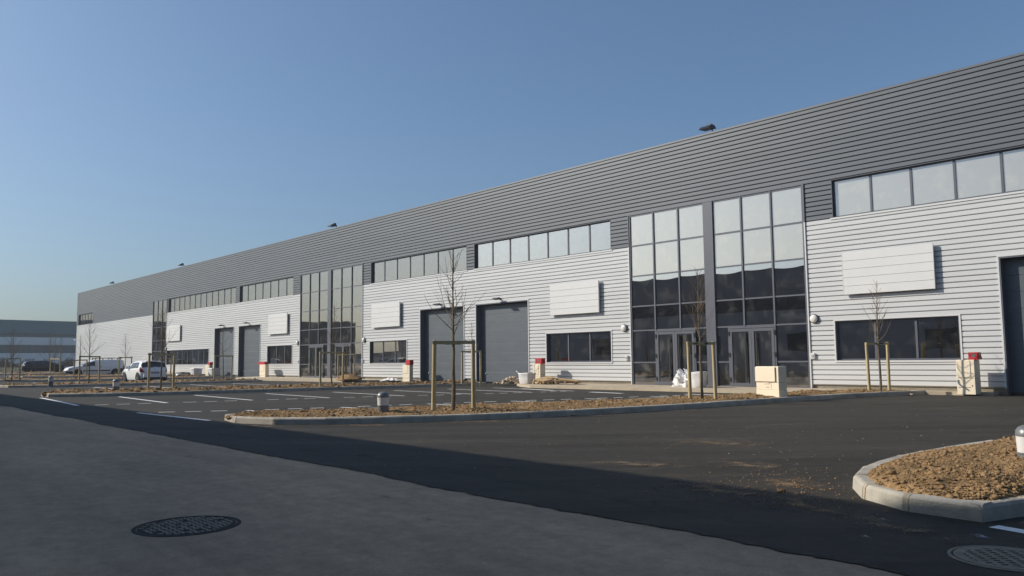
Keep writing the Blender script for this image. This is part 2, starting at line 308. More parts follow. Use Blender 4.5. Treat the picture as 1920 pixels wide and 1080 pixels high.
# ------------------------------------------------------------------ the long warehouse
YF = 33.0
Z0, ZB, ZT = 0.26, 7.38, 12.40
PL, PD = (ZB - Z0) / 34, (ZT - ZB) / 24
XL, XR = -137.2, 24.0
wh = thing('warehouse', 'long two-tone warehouse with dark grey upper and pale grey lower ribbed metal cladding', 'warehouse', (0, 0, 0))
zrow = lambda i: Z0 + PL * i
WZ0, WZ1 = zrow(5), zrow(13)
DZ1 = zrow(23); SZ1 = ZB + 8 * PD
curtains = [(-27.12, -17.30, 6), (-64.05, -53.95, 6), (-102.2, -97.5, 3)]
strips = [(-15.95, -4.60, 7), (-40.18, -28.45, 7), (-52.70, -40.97, 7), (-76.90, -65.45, 7), (-97.0, -77.80, 12), (-136.4, -128.5, 5)]
wins = [(-16.05, -11.20, 3), (-33.55, -28.58, 3), (-52.8, -47.9, 3), (-70.47, -65.57, 3), (-97.2, -84.45, 8)]
doors = [(-9.72, -4.8), (-40.04, -35.10), (-46.22, -41.30), (-76.9, -72.02), (-82.95, -78.1)]
openings = [(a, b, 0, SZ1) for a, b, n in curtains] + [(a, b, ZB, SZ1) for a, b, n in strips] + \
           [(a, b, WZ0, WZ1) for a, b, n in wins] + [(a, b, 0, DZ1) for a, b in doors]
def segs(z):
    s = [(XL, XR)]
    for a, b, z0, z1 in openings:
        if z0 < z < z1:
            n = []
            for p, q in s:
                if b <= p or a >= q: n.append((p, q)); continue
                if a > p: n.append((p, a))
                if b < q: n.append((b, q))
            s = n
    return [t for t in s if t[1] - t[0] > 0.05]
def profile(z, p):
    g = 0.062
    return [(YF + g, z), (YF + g, z + 0.030), (YF + 0.004, z + 0.043), (YF, z + 0.052), (YF, z + p - 0.012), (YF + 0.010, z + p - 0.001), (YF + 0.08, z + p - 0.001), (YF + 0.08, z)]
XNEAR = -64.0
far_l, far_d = MB(), MB()
for rows, z_, p, m, nm, far in ((34, Z0, PL, M['light_clad'], 'light_cladding_strip', far_l), (24, ZB, PD, M['dark_clad'], 'dark_cladding_strip', far_d)):
    for i in range(rows):
        z = z_ + i * p
        for a, b in segs(z + p / 2):
            if b > XNEAR:
                MB().prism(profile(z, p), max(a, XNEAR), b).build(nm, m, wh)
            if a < XNEAR: far.prism(profile(z, p), a, min(b, XNEAR))
tag(far_l.build('light_cladding', M['light_clad'], wh), kind='stuff')
tag(far_d.build('dark_cladding', M['dark_clad'], wh), kind='stuff')
# plinth, parapet coping, corner flashing, shell
for a, b in segs(0.2): MB().box(a + 0.002, b - 0.002, YF + 0.10, YF + 0.4, -0.05, Z0 + 0.02).build('plinth', M['plinth'], wh)
MB().box(XL - 0.03, XR, YF - 0.035, YF + 0.40, ZT + 0.002, ZT + 0.09).build('parapet_coping', M['dark_clad'], wh)
MB().box(XL - 0.05, XL - 0.002, YF - 0.03, YF + 0.20, 0.1, ZT).build('corner_flashing', M['light_trim'], wh)
sh = MB()
sh.box(XL, XL + 0.3, YF + 0.21, YF + 45, 0, ZT - 0.02); sh.box(XR - 0.3, XR, YF + 0.1, YF + 45, 0, ZT - 0.02); sh.box(XL + 0.31, XR - 0.31, YF + 44.7, YF + 45, 0, ZT - 0.02)
sh.build('side_wall', M['light_clad'], wh)
MB().box(XL + 0.1, XR - 0.1, YF + 0.42, YF + 44.9, ZT - 0.5, ZT - 0.3).build('roof', M['roofing'], wh)
# backing behind the cladding, leaving the openings free
bk = MB()
zl = sorted(set([0.3, ZB, SZ1, WZ0, WZ1, DZ1, ZT]))
for z0, z1 in zip(zl[:-1], zl[1:]):
    for a, b in segs((z0 + z1) / 2): bk.box(a + 0.03, b - 0.03, YF + 0.085, YF + 0.16, z0 + 0.001, z1 - 0.001)
bk.build('inner_lining', M['inside'], wh)
MB().box(XL + 0.4, XR - 0.4, YF + 7.0, YF + 7.2, 0, ZT - 0.6).build('partition_wall', M['inside'], wh)
MB().box(XL + 0.4, XR - 0.4, YF + 0.45, YF + 7.0, 0.02, 0.14).build('interior_floor', M['inside_floor'], wh)
MB().box(XL + 0.4, XR - 0.4, YF + 0.45, YF + 7.0, 4.30, 4.55).build('intermediate_floor', M['inside'], wh)

rnd = random.Random(5)
def pane_mesh(name, m, bulge):
    n = 8; mb = MB()
    for i in range(n + 1):
        for j in range(n + 1):
            u, v = i / n, j / n
            mb.v.append((u - 0.5, -0.012 - bulge * (1 - (2 * u - 1) ** 2) * (1 - (2 * v - 1) ** 2) , v - 0.5))
    for i in range(n):
        for j in range(n): mb.f.append((i * (n + 1) + j, (i + 1) * (n + 1) + j, (i + 1) * (n + 1) + j + 1, i * (n + 1) + j + 1))
    b = len(mb.v)
    mb.v += [(-0.5, 0.012, -0.5), (0.5, 0.012, -0.5), (0.5, 0.012, 0.5), (-0.5, 0.012, 0.5)]; mb.f.append((b + 3, b + 2, b + 1, b))
    me = mb.mesh(name, m); me.polygons.foreach_set('use_smooth', [True] * len(me.polygons)); return me
PANES = {k: [pane_mesh('pane', M[k], b) for b in (0.0016, 0.0024, 0.0010, 0.0020)] for k in ('glass', 'glass_bright', 'glass_film_glare', 'glass_mid', 'glass_far')}
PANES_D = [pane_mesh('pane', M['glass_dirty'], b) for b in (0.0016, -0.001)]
def pane(parent, x0, x1, z0, z1, y, dirty=False, kind='glass'):
    o = link(bpy.data.objects.new('pane', rnd.choice(PANES_D if dirty else PANES[kind]))); o.parent = parent
    o.location = ((x0 + x1) / 2, y, (z0 + z1) / 2); o.scale = (x1 - x0, 1, z1 - z0)
    o.rotation_euler = (rnd.uniform(-1, 1) * R(0.10), 0, rnd.uniform(-1, 1) * R(0.10)); return o
def glazed(name, a, b, n, z0, z1, depth, trim, dirty=False, kind='glass'):
    # recessed frame with mullions and one pane per bay
    y = YF + depth; f = MB(); t = 0.07
    f.box(a, b, y, y + 0.07, z0, z0 + t); f.box(a, b, y, y + 0.07, z1 - t, z1)
    f.box(a, a + t, y + 0.002, y + 0.068, z0 + t, z1 - t); f.box(b - t, b, y + 0.002, y + 0.068, z0 + t, z1 - t)
    w_ = (b - a) / n
    for i in range(1, n): f.box(a + i * w_ - 0.045, a + i * w_ + 0.045, y - 0.006, y + 0.066, z0 + t, z1 - t)
    # lined reveal
    f.box(a + 0.001, b - 0.001, YF - 0.01, y - 0.002, z1 - 0.02, z1 + 0.004); f.box(a + 0.001, b - 0.001, YF - 0.01, y - 0.002, z0 - 0.004, z0 + 0.02)
    f.box(a - 0.004, a + 0.02, YF - 0.008, y - 0.003, z0 + 0.022, z1 - 0.022); f.box(b - 0.02, b + 0.004, YF - 0.008, y - 0.003, z0 + 0.022, z1 - 0.022)
    o = f.build(name, M['dark_frame'], wh)
    e = 0.05
    if trim:
        s = MB()
        s.box(a - 0.07, b + 0.07, YF - 0.024, YF - 0.012, z1 + 0.002, z1 + e); s.box(a - 0.07, b + 0.07, YF - 0.034, YF - 0.012, z0 - 0.075, z0 - 0.006)
        s.box(a - 0.07, a - 0.008, YF - 0.024, YF - 0.012, z0 - 0.004, z1); s.box(b + 0.008, b + 0.07, YF - 0.024, YF - 0.012, z0 - 0.004, z1)
        s.build('window_trim', trim, o)
    for i in range(n): pane(o, a + i * w_ + 0.03, a + (i + 1) * w_ - 0.03, z0 + t - 0.01, z1 - t + 0.01, y + 0.04, dirty, kind)
    return o
for a, b, n in strips: 
    o = glazed('window_band', a, b, n, ZB + 0.03, SZ1, 0.13, None, False, 'glass_film_glare' if a > -20 else 'glass_mid' if a > -41 else 'glass_far')
    MB().box(a - 0.1, b + 0.1, YF - 0.03, YF - 0.012, ZB - 0.05, ZB + 0.024).build('window_sill', M['light_trim'], o)
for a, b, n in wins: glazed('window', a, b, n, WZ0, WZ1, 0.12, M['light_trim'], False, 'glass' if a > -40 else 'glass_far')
# glazed entrance fronts
ROWS = [0.13, 1.27, 2.93, 4.20, 5.80, 7.42, SZ1 - 0.02]
def curtain(a, b, n):
    y = YF + 0.05; f = MB(); mid = (a + b) / 2
    xsn = []
    if n == 6:
        w_ = (b - a - 0.5) / 6
        left = [a + i * w_ for i in range(4)]; right = [a + 3 * w_ + 0.5 + i * w_ for i in range(4)]
        bays = list(zip(left[:-1], left[1:])) + list(zip(right[:-1], right[1:])); f.box(left[-1] - 0.02, right[0] + 0.02, y - 0.10, y + 0.12, 0.12, SZ1)
        door_in = [(left[1], left[2] + 0.55 * w_), (right[0] + 0.45 * w_, right[2])]
    else:
        w_ = (b - a) / n; left = [a + i * w_ for i in range(n + 1)]; bays = list(zip(left[:-1], left[1:])); door_in = []
    mv = sorted(set([p for t in bays for p in t]))
    for x in mv:
        inside = any(d0 + 0.1 < x < d1 - 0.1 for d0, d1 in door_in)
        f.box(x - 0.04, x + 0.04, y - 0.07, y + 0.06, ROWS[2] if inside else 0.12, SZ1)
    for z in ROWS:
        cuts = [(a, b)]
        if z in ROWS[:2]:
            for d0, d1 in door_in:
                cuts = [t for p, q in cuts for t in ((p, min(q, d0)), (max(p, d1), q)) if t[1] - t[0] > 0.05]
        for p, q in cuts: f.box(p, q, y - 0.045, y + 0.05, z - 0.035, z + 0.035)
    o = f.build('curtain_wall', M['dark_frame'], wh)
    MB().box(a - 0.10, a - 0.045, YF - 0.05, YF + 0.1, 0.13, ZB).build('edge_flashing', M['light_trim'], o)
    MB().box(b + 0.045, b + 0.10, YF - 0.05, YF + 0.1, 0.13, ZB).build('edge_flashing', M['light_trim'], o)
    s = MB(); s.box(a - 0.10, b + 0.10, YF - 0.03, YF + 0.1, SZ1 + 0.016, SZ1 + 0.07); s.box(a - 0.10, a - 0.045, YF - 0.048, YF + 0.1, ZB + 0.002, SZ1 + 0.014); s.box(b + 0.045, b + 0.10, YF - 0.048, YF + 0.1, ZB + 0.002, SZ1 + 0.014)
    s.build('edge_flashing', M['dark_frame'], o)
    for p, q in bays:
        for k in range(6):
            z0, z1 = ROWS[k], ROWS[k + 1]; s_ = [(p, q)]
            if k < 2:
                for d0, d1 in door_in:
                    s_ = [t for c, d in s_ for t in ((c, min(d, d0)), (max(c, d1), d)) if t[1] - t[0] > 0.1]
            for c, d in s_: pane(o, c + 0.03, d - 0.03, z0 + 0.03, z1 - 0.03, y, dirty=(k == 0), kind=('glass_far' if a < -40 else 'glass_film_glare' if k > 3 else 'glass_bright' if k == 3 else 'glass'))
    # double doors: two glazed leaves each with stiles, hinges and a tall pull
    for d0, d1 in door_in:
        g = MB(); g.box(d0 - 0.03, d0 + 0.04, y - 0.075, y + 0.05, 0.125, 2.895); g.box(d1 - 0.04, d1 + 0.03, y - 0.075, y + 0.05, 0.125, 2.895); g.box(d0 + 0.04, d1 - 0.04, y - 0.075, y + 0.05, 2.83, 2.893)
        g.build('door_frame', M['dark_frame'], o)
        m_ = (d0 + d1) / 2
        for s0, s1, pull in ((d0 + 0.05, m_ - 0.005, m_ - 0.28), (m_ + 0.005, d1 - 0.05, m_ + 0.28)):
            l_ = MB(); l_.box(s0, s0 + 0.13, y - 0.09, y, 0.14, 2.81); l_.box(s1 - 0.13, s1, y - 0.09, y, 0.14, 2.81)
            l_.box(s0 + 0.13, s1 - 0.13, y - 0.088, y - 0.002, 2.68, 2.81); l_.box(s0 + 0.13, s1 - 0.13, y - 0.088, y - 0.002, 0.14, 0.30)
            l_.build('door_leaf', M['galv'] if False else M['dark_frame'], o)
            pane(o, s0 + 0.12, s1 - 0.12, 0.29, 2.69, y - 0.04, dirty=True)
            h = MB(); h.box(pull - 0.035, pull + 0.035, y - 0.17, y - 0.12, 0.35, 2.6); h.box(pull - 0.02, pull + 0.02, y - 0.121, y - 0.03, 0.6, 0.66); h.box(pull - 0.02, pull + 0.02, y - 0.121, y - 0.03, 2.3, 2.36)
            h.build('door_pull', M['rubber'], o)
            hx = s0 - 0.02 if s0 < m_ - 0.2 else s1 + 0.02
            h = MB(); [h.box(hx - 0.035, hx + 0.035, y - 0.12, y - 0.092, z, z + 0.2) for z in (0.35, 1.5, 2.5)]; h.build('hinge', M['rubber'], o)
for t in curtains: curtain(*t)
# sectional doors in deep steel lined openings
for a, b in doors:
    y = YF + 0.36; f = MB()
    f.box(a + 0.002, a + 0.05, YF - 0.02, y + 0.12, 0.10, DZ1); f.box(b - 0.05, b - 0.002, YF - 0.02, y + 0.12, 0.10, DZ1); f.box(a + 0.052, b - 0.052, YF - 0.02, y + 0.12, DZ1 - 0.06, DZ1)
    o = f.build('sectional_door', M['dark_frame'], wh)
    s = MB(); s.box(a - 0.06, a, YF - 0.028, YF - 0.004, 0.25, DZ1 + 0.05); s.box(b, b + 0.06, YF - 0.028, YF - 0.004, 0.25, DZ1 + 0.05); s.box(a + 0.001, b - 0.001, YF - 0.028, YF - 0.021, DZ1, DZ1 + 0.05)
    s.build('door_trim', M['light_trim'], o)
    n = 8; h = (DZ1 - 0.16) / n
    for i in range(n):
        z = 0.09 + i * h
        MB().prism([(y + 0.008, z), (y, z + 0.012), (y, z + h - 0.016), (y + 0.008, z + h - 0.004), (y + 0.05, z + h - 0.004), (y + 0.05, z)], a + 0.055, b - 0.055).build('door_section', M['door_panel'], o)
    k = MB().lathe([(0.05, 0), (0.05, 0.03), (0.03, 0.05)], 10).build('door_lock', M['white_plastic'], o)
    k.location = (a + 0.55, y - 0.002, 0.62); k.rotation_euler = (R(90), 0, 0)
    MB().box(a + 0.2, b - 0.2, y + 0.1, y + 0.14, 0.03, 0.1).build('door_threshold', M['rubber'], o)

# ------------------------------------------------------------------ things fixed on the warehouse front
def sign(a, b, z0, z1, label):
    t = thing('blank_sign_panel', label, 'sign panel', ((a + b) / 2, YF - 0.01, (z0 + z1) / 2), 0, 'blank sign panels on the warehouse front')
    W, H = b - a, z1 - z0; n = 5; h = H / n
    for i in range(n):
        z = -H / 2 + i * h
        MB().prism([(-0.170, z + 0.004), (-0.178, z + 0.010), (-0.178, z + h - 0.010), (-0.170, z + h - 0.004), (-0.10, z + h - 0.004), (-0.10, z + 0.004)], -W / 2 + 0.012, W / 2 - 0.012).build('board', M['panel_white'], t)
    e = MB(); e.box(-W / 2 - 0.01, -W / 2 + 0.01, -0.182, -0.098, -H / 2, H / 2); e.box(W / 2 - 0.01, W / 2 + 0.01, -0.182, -0.098, -H / 2, H / 2)
    e.build('edge_profile', M['light_trim'], t)
    s = MB()
    for z in (-H / 2 + 0.22, H / 2 - 0.24):
        for x in (-W / 2 + 0.2, 0, W / 2 - 0.2): s.box(x - 0.03, x + 0.03, -0.099, 0.008, z - 0.03, z + 0.03)
    s.box(-W / 2 + 0.1, W / 2 - 0.06, -0.094, -0.05, -H / 2 + 0.16, -H / 2 + 0.185); s.box(-W / 2 + 0.1, W / 2 - 0.06, -0.094, -0.05, H / 2 - 0.205, H / 2 - 0.18)
    s.build('bracket', M['dark_frame'], t)
sign(-15.54, -11.92, 4.05, 5.82, 'blank white sign panel of five boards over the window nearest the right edge')
sign(-33.05, -29.27, 4.02, 5.78, 'blank white sign panel between the tall near glass entrance and an overhead door')
sign(-52.35, -48.55, 4.00, 5.78, 'blank white sign panel just right of the middle glass entrance')
sign(-70.05, -66.25, 4.03, 5.86, 'blank white sign panel just left of the middle glass entrance')
sign(-96.85, -92.55, 4.03, 5.86, 'smallest looking blank sign panel beside the farthest glass entrance')
def bulkhead(x, z, label):
    t = thing('wall_lamp', label, 'wall lamp', (x, YF - 0.002, z), 0, 'round wall lamps beside the entrances')
    MB().lathe([(0.20, 0), (0.205, 0.05), (0.18, 0.075)], 20).build('lamp_base', M['dark_lamp'], t, True)
    MB().lathe([(0.178, 0.0), (0.178, 0.076), (0.165, 0.11), (0.12, 0.14), (0.06, 0.155), (0.01, 0.158)], 20).build('lamp_globe', M['lamp_glass'], t, True)
    for c in t.children: c.rotation_euler = (R(90), 0, 0)
bulkhead(-16.97, 3.12, 'round white wall lamp right of the tall near glass entrance')
bulkhead(-27.62, 3.10, 'round white wall lamp left of the tall near glass entrance')
bulkhead(-53.62, 3.12, 'round white wall lamp right of the middle glass entrance')
bulkhead(-64.50, 3.14, 'round white wall lamp left of the middle glass entrance')
bulkhead(-97.30, 3.18, 'round white wall lamp right of the farthest glass entrance')
def switch(x, label):
    t = thing('wall_switch_box', label, 'switch box', (x, YF - 0.002, 1.4), 0, 'small white boxes beside the entrances')
    MB().cbox(-0.09, 0.09, -0.10, 0, 0, 0.24, 0.015).build('housing', M['white_plastic'], t); MB().box(-0.05, 0.05, -0.112, -0.101, 0.05, 0.17).build('cover', M['galv'], t)
switch(-17.08, 'small white box on the cladding right of the tall near glass entrance')
switch(-27.48, 'small white box on the cladding left of the tall near glass entrance')
switch(-53.80, 'small white box on the cladding right of the middle glass entrance')
switch(-64.32, 'small white box on the cladding left of the middle glass entrance')
def door_lamp(x, label):
    t = thing('door_floodlight', label, 'floodlight', (x, YF - 0.03, 5.28), 0, 'small black floodlights over the overhead doors')
    MB().box(-0.05, 0.05, -0.02, 0.03, -0.06, 0.06).build('wall_plate', M['dark_lamp'], t)
    MB().tube([(0, -0.02, 0), (0, -0.28, 0.03)], 0.025, 6).build('arm', M['dark_lamp'], t)
    MB().add([(-0.27, -0.50, -0.01), (0.27, -0.50, -0.01), (0.27, -0.20, -0.06), (-0.27, -0.20, -0.06), (-0.22, -0.44, 0.06), (0.22, -0.44, 0.06), (0.22, -0.22, 0.09), (-0.22, -0.22, 0.09)],
             [(3, 2, 1, 0), (4, 5, 6, 7), (0, 1, 5, 4), (1, 2, 6, 5), (2, 3, 7, 6), (3, 0, 4, 7)]).build('lamp_head', M['dark_lamp'], t)
door_lamp(-37.6, 'small black floodlight over the overhead door nearest the timber pallets')
door_lamp(-43.8, 'small black floodlight over the left door of the middle pair')
door_lamp(-74.6, 'small black floodlight over the door left of the middle glass entrance')
door_lamp(-80.6, 'small black floodlight over the farthest overhead door')
def roof_lamp(x, label):
    t = thing('roof_floodlight', label, 'floodlight', (x, YF + 0.58, ZT + 0.20), 0, 'dark floodlights along the roof edge')
    MB().tube([(0.0, 0, 0), (0.0, -0.05, 0.16), (0.0, -0.35, 0.22)], 0.035, 6).build('arm', M['dark_lamp'], t)
    v = [(-0.42, -0.95, 0.10), (0.42, -0.95, 0.10), (0.42, -0.22, 0.14), (-0.42, -0.22, 0.14), (-0.30, -0.85, 0.24), (0.30, -0.85, 0.24), (0.32, -0.30, 0.36), (-0.32, -0.30, 0.36)]
    MB().add(v, [(3, 2, 1, 0), (4, 5, 6, 7), (0, 1, 5, 4), (1, 2, 6, 5), (2, 3, 7, 6), (3, 0, 4, 7)]).build('lamp_head', M['dark_lamp'], t)
    MB().box(-0.16, 0.16, -0.42, -0.2, 0.361, 0.44).build('ballast_box', M['dark_lamp'], t)
    MB().box(-0.06, 0.06, -0.04, 0.08, -0.45, 0.05).build('foot_post', M['dark_lamp'], t); t.scale = (0.78, 0.8, 0.9)
roof_lamp(-22.15, 'dark floodlight on the roof edge above the tall near glass entrance')
roof_lamp(-58.95, 'dark floodlight on the roof edge above the middle glass entrance')
roof_lamp(-93.7, 'dark floodlight on the roof edge, second from the far end')
roof_lamp(-120.4, 'dark floodlight on the roof edge nearest the far corner')

# ------------------------------------------------------------------ pavement in front of the entrances
def slab(poly, z0, z1, name, m):
    mb = MB(); n = len(poly)
    mb.add([(x, y, gz(x) + z0) for x, y in poly] + [(x, y, gz(x) + z1) for x, y in poly], [tuple(range(n, 2 * n))] + [(i, (i + 1) % n, n + (i + 1) % n, n + i) for i in range(n)])
    return tag(mb.build(name, m), kind='structure')
slab([(-32.6, 30.0), (-31.0, 29.15), (-15.0, 29.3), (-13.6, 32.0), (-10.0, 32.4), (-10.0, YF + 0.1), (-34.5, YF + 0.1), (-34.0, 31.0)], -0.05, 0.125, 'pavement', M['pavement'])
slab([(-69.5, 29.6), (-66.0, 28.6), (-51.0, 29.6), (-49.6, 31.8), (-47.0, 32.3), (-47.0, YF + 0.1), (-71.5, YF + 0.1), (-71.0, 31.0)], -0.05, 0.125, 'pavement', M['pavement'])
slab([(-104, 30.4), (-98, 30.0), (-92, 31), (-86, 31.6), (-84, YF + 0.1), (-108, YF + 0.1)], -0.05, 0.115, 'pavement', M['pavement'])

# ------------------------------------------------------------------ planted islands: kerb stones round a bed of soil
def resample(pts, step):
    P = [Vector((x, y)) for x, y in pts]; L = [0]
    for a, b in zip(P[:-1], P[1:]): L.append(L[-1] + (b - a).length)
    n = max(2, round(L[-1] / step)); out = []
    for i in range(n + 1):
        s = L[-1] * i / n; k = 0
        while k < len(L) - 2 and L[k + 1] < s: k += 1
        t = (s - L[k]) / max(1e-6, L[k + 1] - L[k]); out.append(P[k].lerp(P[k + 1], t))
    return out
def smooth_line(pts, it=2):
    for _ in range(it):
        q = [pts[0]]
        for a, b in zip(pts[:-1], pts[1:]):
            q += [(a[0] * .75 + b[0] * .25, a[1] * .75 + b[1] * .25), (a[0] * .25 + b[0] * .75, a[1] * .25 + b[1] * .75)]
        q.append(pts[-1]); pts = q
    return pts
KH, KW = 0.16, 0.22
def kerb_run(path, root, inner_sign, rng):
    for i in range(len(path) - 1):
        a, b = path[i], path[i + 1]; L = (b - a).length; d = (b - a) / L
        pv = (a - path[i - 1]).normalized() if i > 0 else d; nx = (path[i + 2] - b).normalized() if i < len(path) - 2 else d
        def nrm(u, v):
            t = (u + v).normalized(); n_ = Vector((-t.y, t.x)) * inner_sign; return n_ / max(0.5, math.cos(0.5 * u.angle(v)) if u.length and v.length else 1)
        na, nb = nrm(pv, d), nrm(d, nx)
        g = 0.010; j = rng.uniform(-0.004, 0.004); jz = rng.uniform(-0.006, 0.006)
        A, B = a + d * g, b - d * g
        prof = [(0.0 + j, -0.06), (0.018 + j, KH - 0.035 + jz), (0.04 + j, KH - 0.008 + jz), (0.062 + j, KH + jz), (KW - 0.01, KH + jz), (KW, KH - 0.01 + jz), (KW, -0.06)]
        n = len(prof); mb = MB()
        vs_ = [(A + na * o) for o, z in prof]; ws_ = [(B + nb * o) for o, z in prof]
        mb.add([(p.x, p.y, z + gz(p.x)) for p, (o, z) in zip(vs_, prof)] + [(p.x, p.y, z + gz(p.x)) for p, (o, z) in zip(ws_, prof)],
               [(k, n + k, n + (k + 1) % n, (k + 1) % n) for k in range(n)] + [tuple(range(n)), tuple(range(2 * n - 1, n - 1, -1))])
        mb.build('kerb_stone', M['kerb'], root)
        # mortar bed seen in the joint
        w0 = rng.uniform(0.02, 0.05) if rng.random() < 0.7 else 0.012
        mm = [(0.004, -0.05), (0.021, KH - 0.036), (0.045, KH - 0.010), (0.066, KH - 0.004), (KW - 0.015, KH - 0.004), (KW - 0.012, -0.05)] if w0 < 0.015 else \
             [(-0.006, -0.05), (0.013, KH - 0.033), (0.036, KH - 0.004), (0.062, KH + 0.002), (KW * 0.6, KH + 0.002), (KW * 0.6, -0.05)]
        P0, P1 = b - d * w0, b + (nx * w0 if i < len(path) - 2 else d * 0)
        n = len(mm); m2 = MB()
        m2.add([((P0 + nb * o).x, (P0 + nb * o).y, z + jz + gz(b.x)) for o, z in mm] + [((P1 + nb * o).x, (P1 + nb * o).y, z + jz + gz(b.x)) for o, z in mm],
               [(k, n + k, n + (k + 1) % n, (k + 1) % n) for k in range(n)] + [tuple(range(n)), tuple(range(2 * n - 1, n - 1, -1))])
        if i < len(path) - 2: m2.build('mortar_joint', M['mortar'], root)
OCT = np.array([(1, 0, 0), (-1, 0, 0), (0, 1, 0), (0, -1, 0), (0, 0, 1), (0, 0, -1)], float)
OCF = np.array([(0, 2, 4), (2, 1, 4), (1, 3, 4), (3, 0, 4), (2, 0, 5), (1, 2, 5), (3, 1, 5), (0, 3, 5)])
PHI = (1 + 5 ** .5) / 2
ICO = np.array([(-1, PHI, 0), (1, PHI, 0), (-1, -PHI, 0), (1, -PHI, 0), (0, -1, PHI), (0, 1, PHI), (0, -1, -PHI), (0, 1, -PHI), (PHI, 0, -1), (PHI, 0, 1), (-PHI, 0, -1), (-PHI, 0, 1)]) / 1.9
ICF = np.array([(0, 11, 5), (0, 5, 1), (0, 1, 7), (0, 7, 10), (0, 10, 11), (1, 5, 9), (5, 11, 4), (11, 10, 2), (10, 7, 6), (7, 1, 8), (3, 9, 4), (3, 4, 2), (3, 2, 6), (3, 6, 8), (3, 8, 9), (4, 9, 5), (2, 4, 11), (6, 2, 10), (8, 6, 7), (9, 8, 1)])
def lumps(name, pts, sizes, m, seed, flat=0.7, parent=None):
    g = np.random.default_rng(seed); n = len(pts); V0, F0 = ICO, ICF
    V = V0[None] * (1 + g.uniform(-0.38, 0.38, (n, 12, 1))) * np.array(sizes)[:, None, None]
    a = g.uniform(0, 6.28, n); c, s = np.cos(a), np.sin(a)
    X = V[..., 0] * c[:, None] - V[..., 1] * s[:, None]; Y = V[..., 0] * s[:, None] + V[..., 1] * c[:, None]
    V = np.stack([X * g.uniform(0.8, 1.4, (n, 1)), Y, V[..., 2] * flat], -1) + np.array(pts)[:, None]
    F = (F0[None] + 12 * np.arange(n)[:, None, None]).reshape(-1)
    me = bpy.data.meshes.new(name); me.vertices.add(n * 12); me.vertices.foreach_set('co', V.reshape(-1).astype(np.float32))
    me.loops.add(len(F)); me.loops.foreach_set('vertex_index', F.astype(np.int32)); me.polygons.add(n * 20)
    me.polygons.foreach_set('loop_start', np.arange(0, len(F), 3, dtype=np.int32))
    me.update(calc_edges=True); me.validate(); me.materials.append(m)
    o = link(bpy.data.objects.new(name, me)); o.parent = parent; return tag(o, kind='stuff')
def island(front, back, step, label_kerb, nu, nv, rise, n_clods, cs, seed, soil_label, rough=0.05, inner_sign=1, sstep=1.25):
    rng = random.Random(seed)
    front, back = smooth_line(front, 2), smooth_line(back, 2)
    root = link(bpy.data.objects.new('kerb', None)); tag(root, label_kerb, kind='structure')
    kerb_run(resample(front, sstep), root, inner_sign, rng); kerb_run(resample(back, sstep), root, -inner_sign, rng)
    F = resample(front, 1e9 if nu < 2 else 0.0001) if False else None
    def at(pts, n): 
        P = resample(pts, 0.05); return [P[round(k * (len(P) - 1) / n)] for k in range(n + 1)]
    F, B = at(front, nu), at(back, nu); mb = MB()
    H = []
    for i in range(nu + 1):
        wd = (B[i] - F[i]).length; ins = min(0.45, 0.14 / max(wd, 0.15))
        for j in range(nv + 1):
            v = ins + (1 - 2 * ins) * j / nv; p = F[i].lerp(B[i], v)
            e = min(1, 4 * (j / nv) * (1 - j / nv)) ** 0.6 * min(1, min(i, nu - i) / (nu * 0.06 + .01))
            h = KH - 0.05 + e * (rise + rough * 1.6 * pnoise((p.x * 1.1, p.y * 1.1, seed)) + rough * pnoise((p.x * 3.2, p.y * 3.2, seed + 5))) + 0.4 * rough * pnoise((p.x * 7, p.y * 7, seed)) + 0.3 * rough * pnoise((p.x * 17, p.y * 17, seed)) 
            h += 0.03 * min(1, e * 3) - 0.04 * max(0, 1 - i / (nu * 0.05))
            H.append((p.x, p.y, h + gz(p.x)))
    mb.v = H
    for i in range(nu):
        for j in range(nv): mb.f.append((i * (nv + 1) + j, (i + 1) * (nv + 1) + j, (i + 1) * (nv + 1) + j + 1, i * (nv + 1) + j + 1))
    o = mb.build('soil_bed', M['soil'], None, True); tag(o, soil_label, kind='structure')
    pts, sz = [], []
    for k in range(n_clods):
        i = rng.randrange(nu); j = rng.randrange(nv)
        if math.hypot(H[i * (nv + 1)][0] - H[i * (nv + 1) + nv][0], H[i * (nv + 1)][1] - H[i * (nv + 1) + nv][1]) < (0.15 if cs < 0.012 else 0.5): continue
        a, b = H[i * (nv + 1) + j], H[(i + 1) * (nv + 1) + j + 1]; t, t2 = rng.random(), rng.random()
        pts.append((a[0] + (b[0] - a[0]) * t, a[1] + (b[1] - a[1]) * t2, (a[2] + b[2]) / 2 + 0.004)); sz.append(cs * (0.4 + 0.7 * rng.random() + 2.6 * rng.random() ** 18))
    lumps('soil_clods', pts, sz, M['clod'], seed)
    return o
# right foreground
island([(-2.62, 8.02), (-3.0, 8.0), (-3.6, 8.15), (-4.1, 8.65), (-4.42, 9.3), (-4.62, 10.2), (-4.72, 11.4), (-4.62, 13.0), (-4.35, 15.0), (-3.9, 19), (-3.3, 24), (-2.8, 29)],
       [(-2.62, 8.02), (-2.45, 8.6), (-2.2, 9.4), (-1.9, 10.4), (-1.5, 11.8), (-1.0, 13.5), (-0.4, 16), (0.2, 19), (0.5, 24), (0.3, 29)], 1.2,
       'pale kerb stones curving round the right foreground soil bed', 230, 90, 0.14, 36000, 0.0105, 3, 'brown soil bed in the right foreground', 0.045, -1, 0.72)
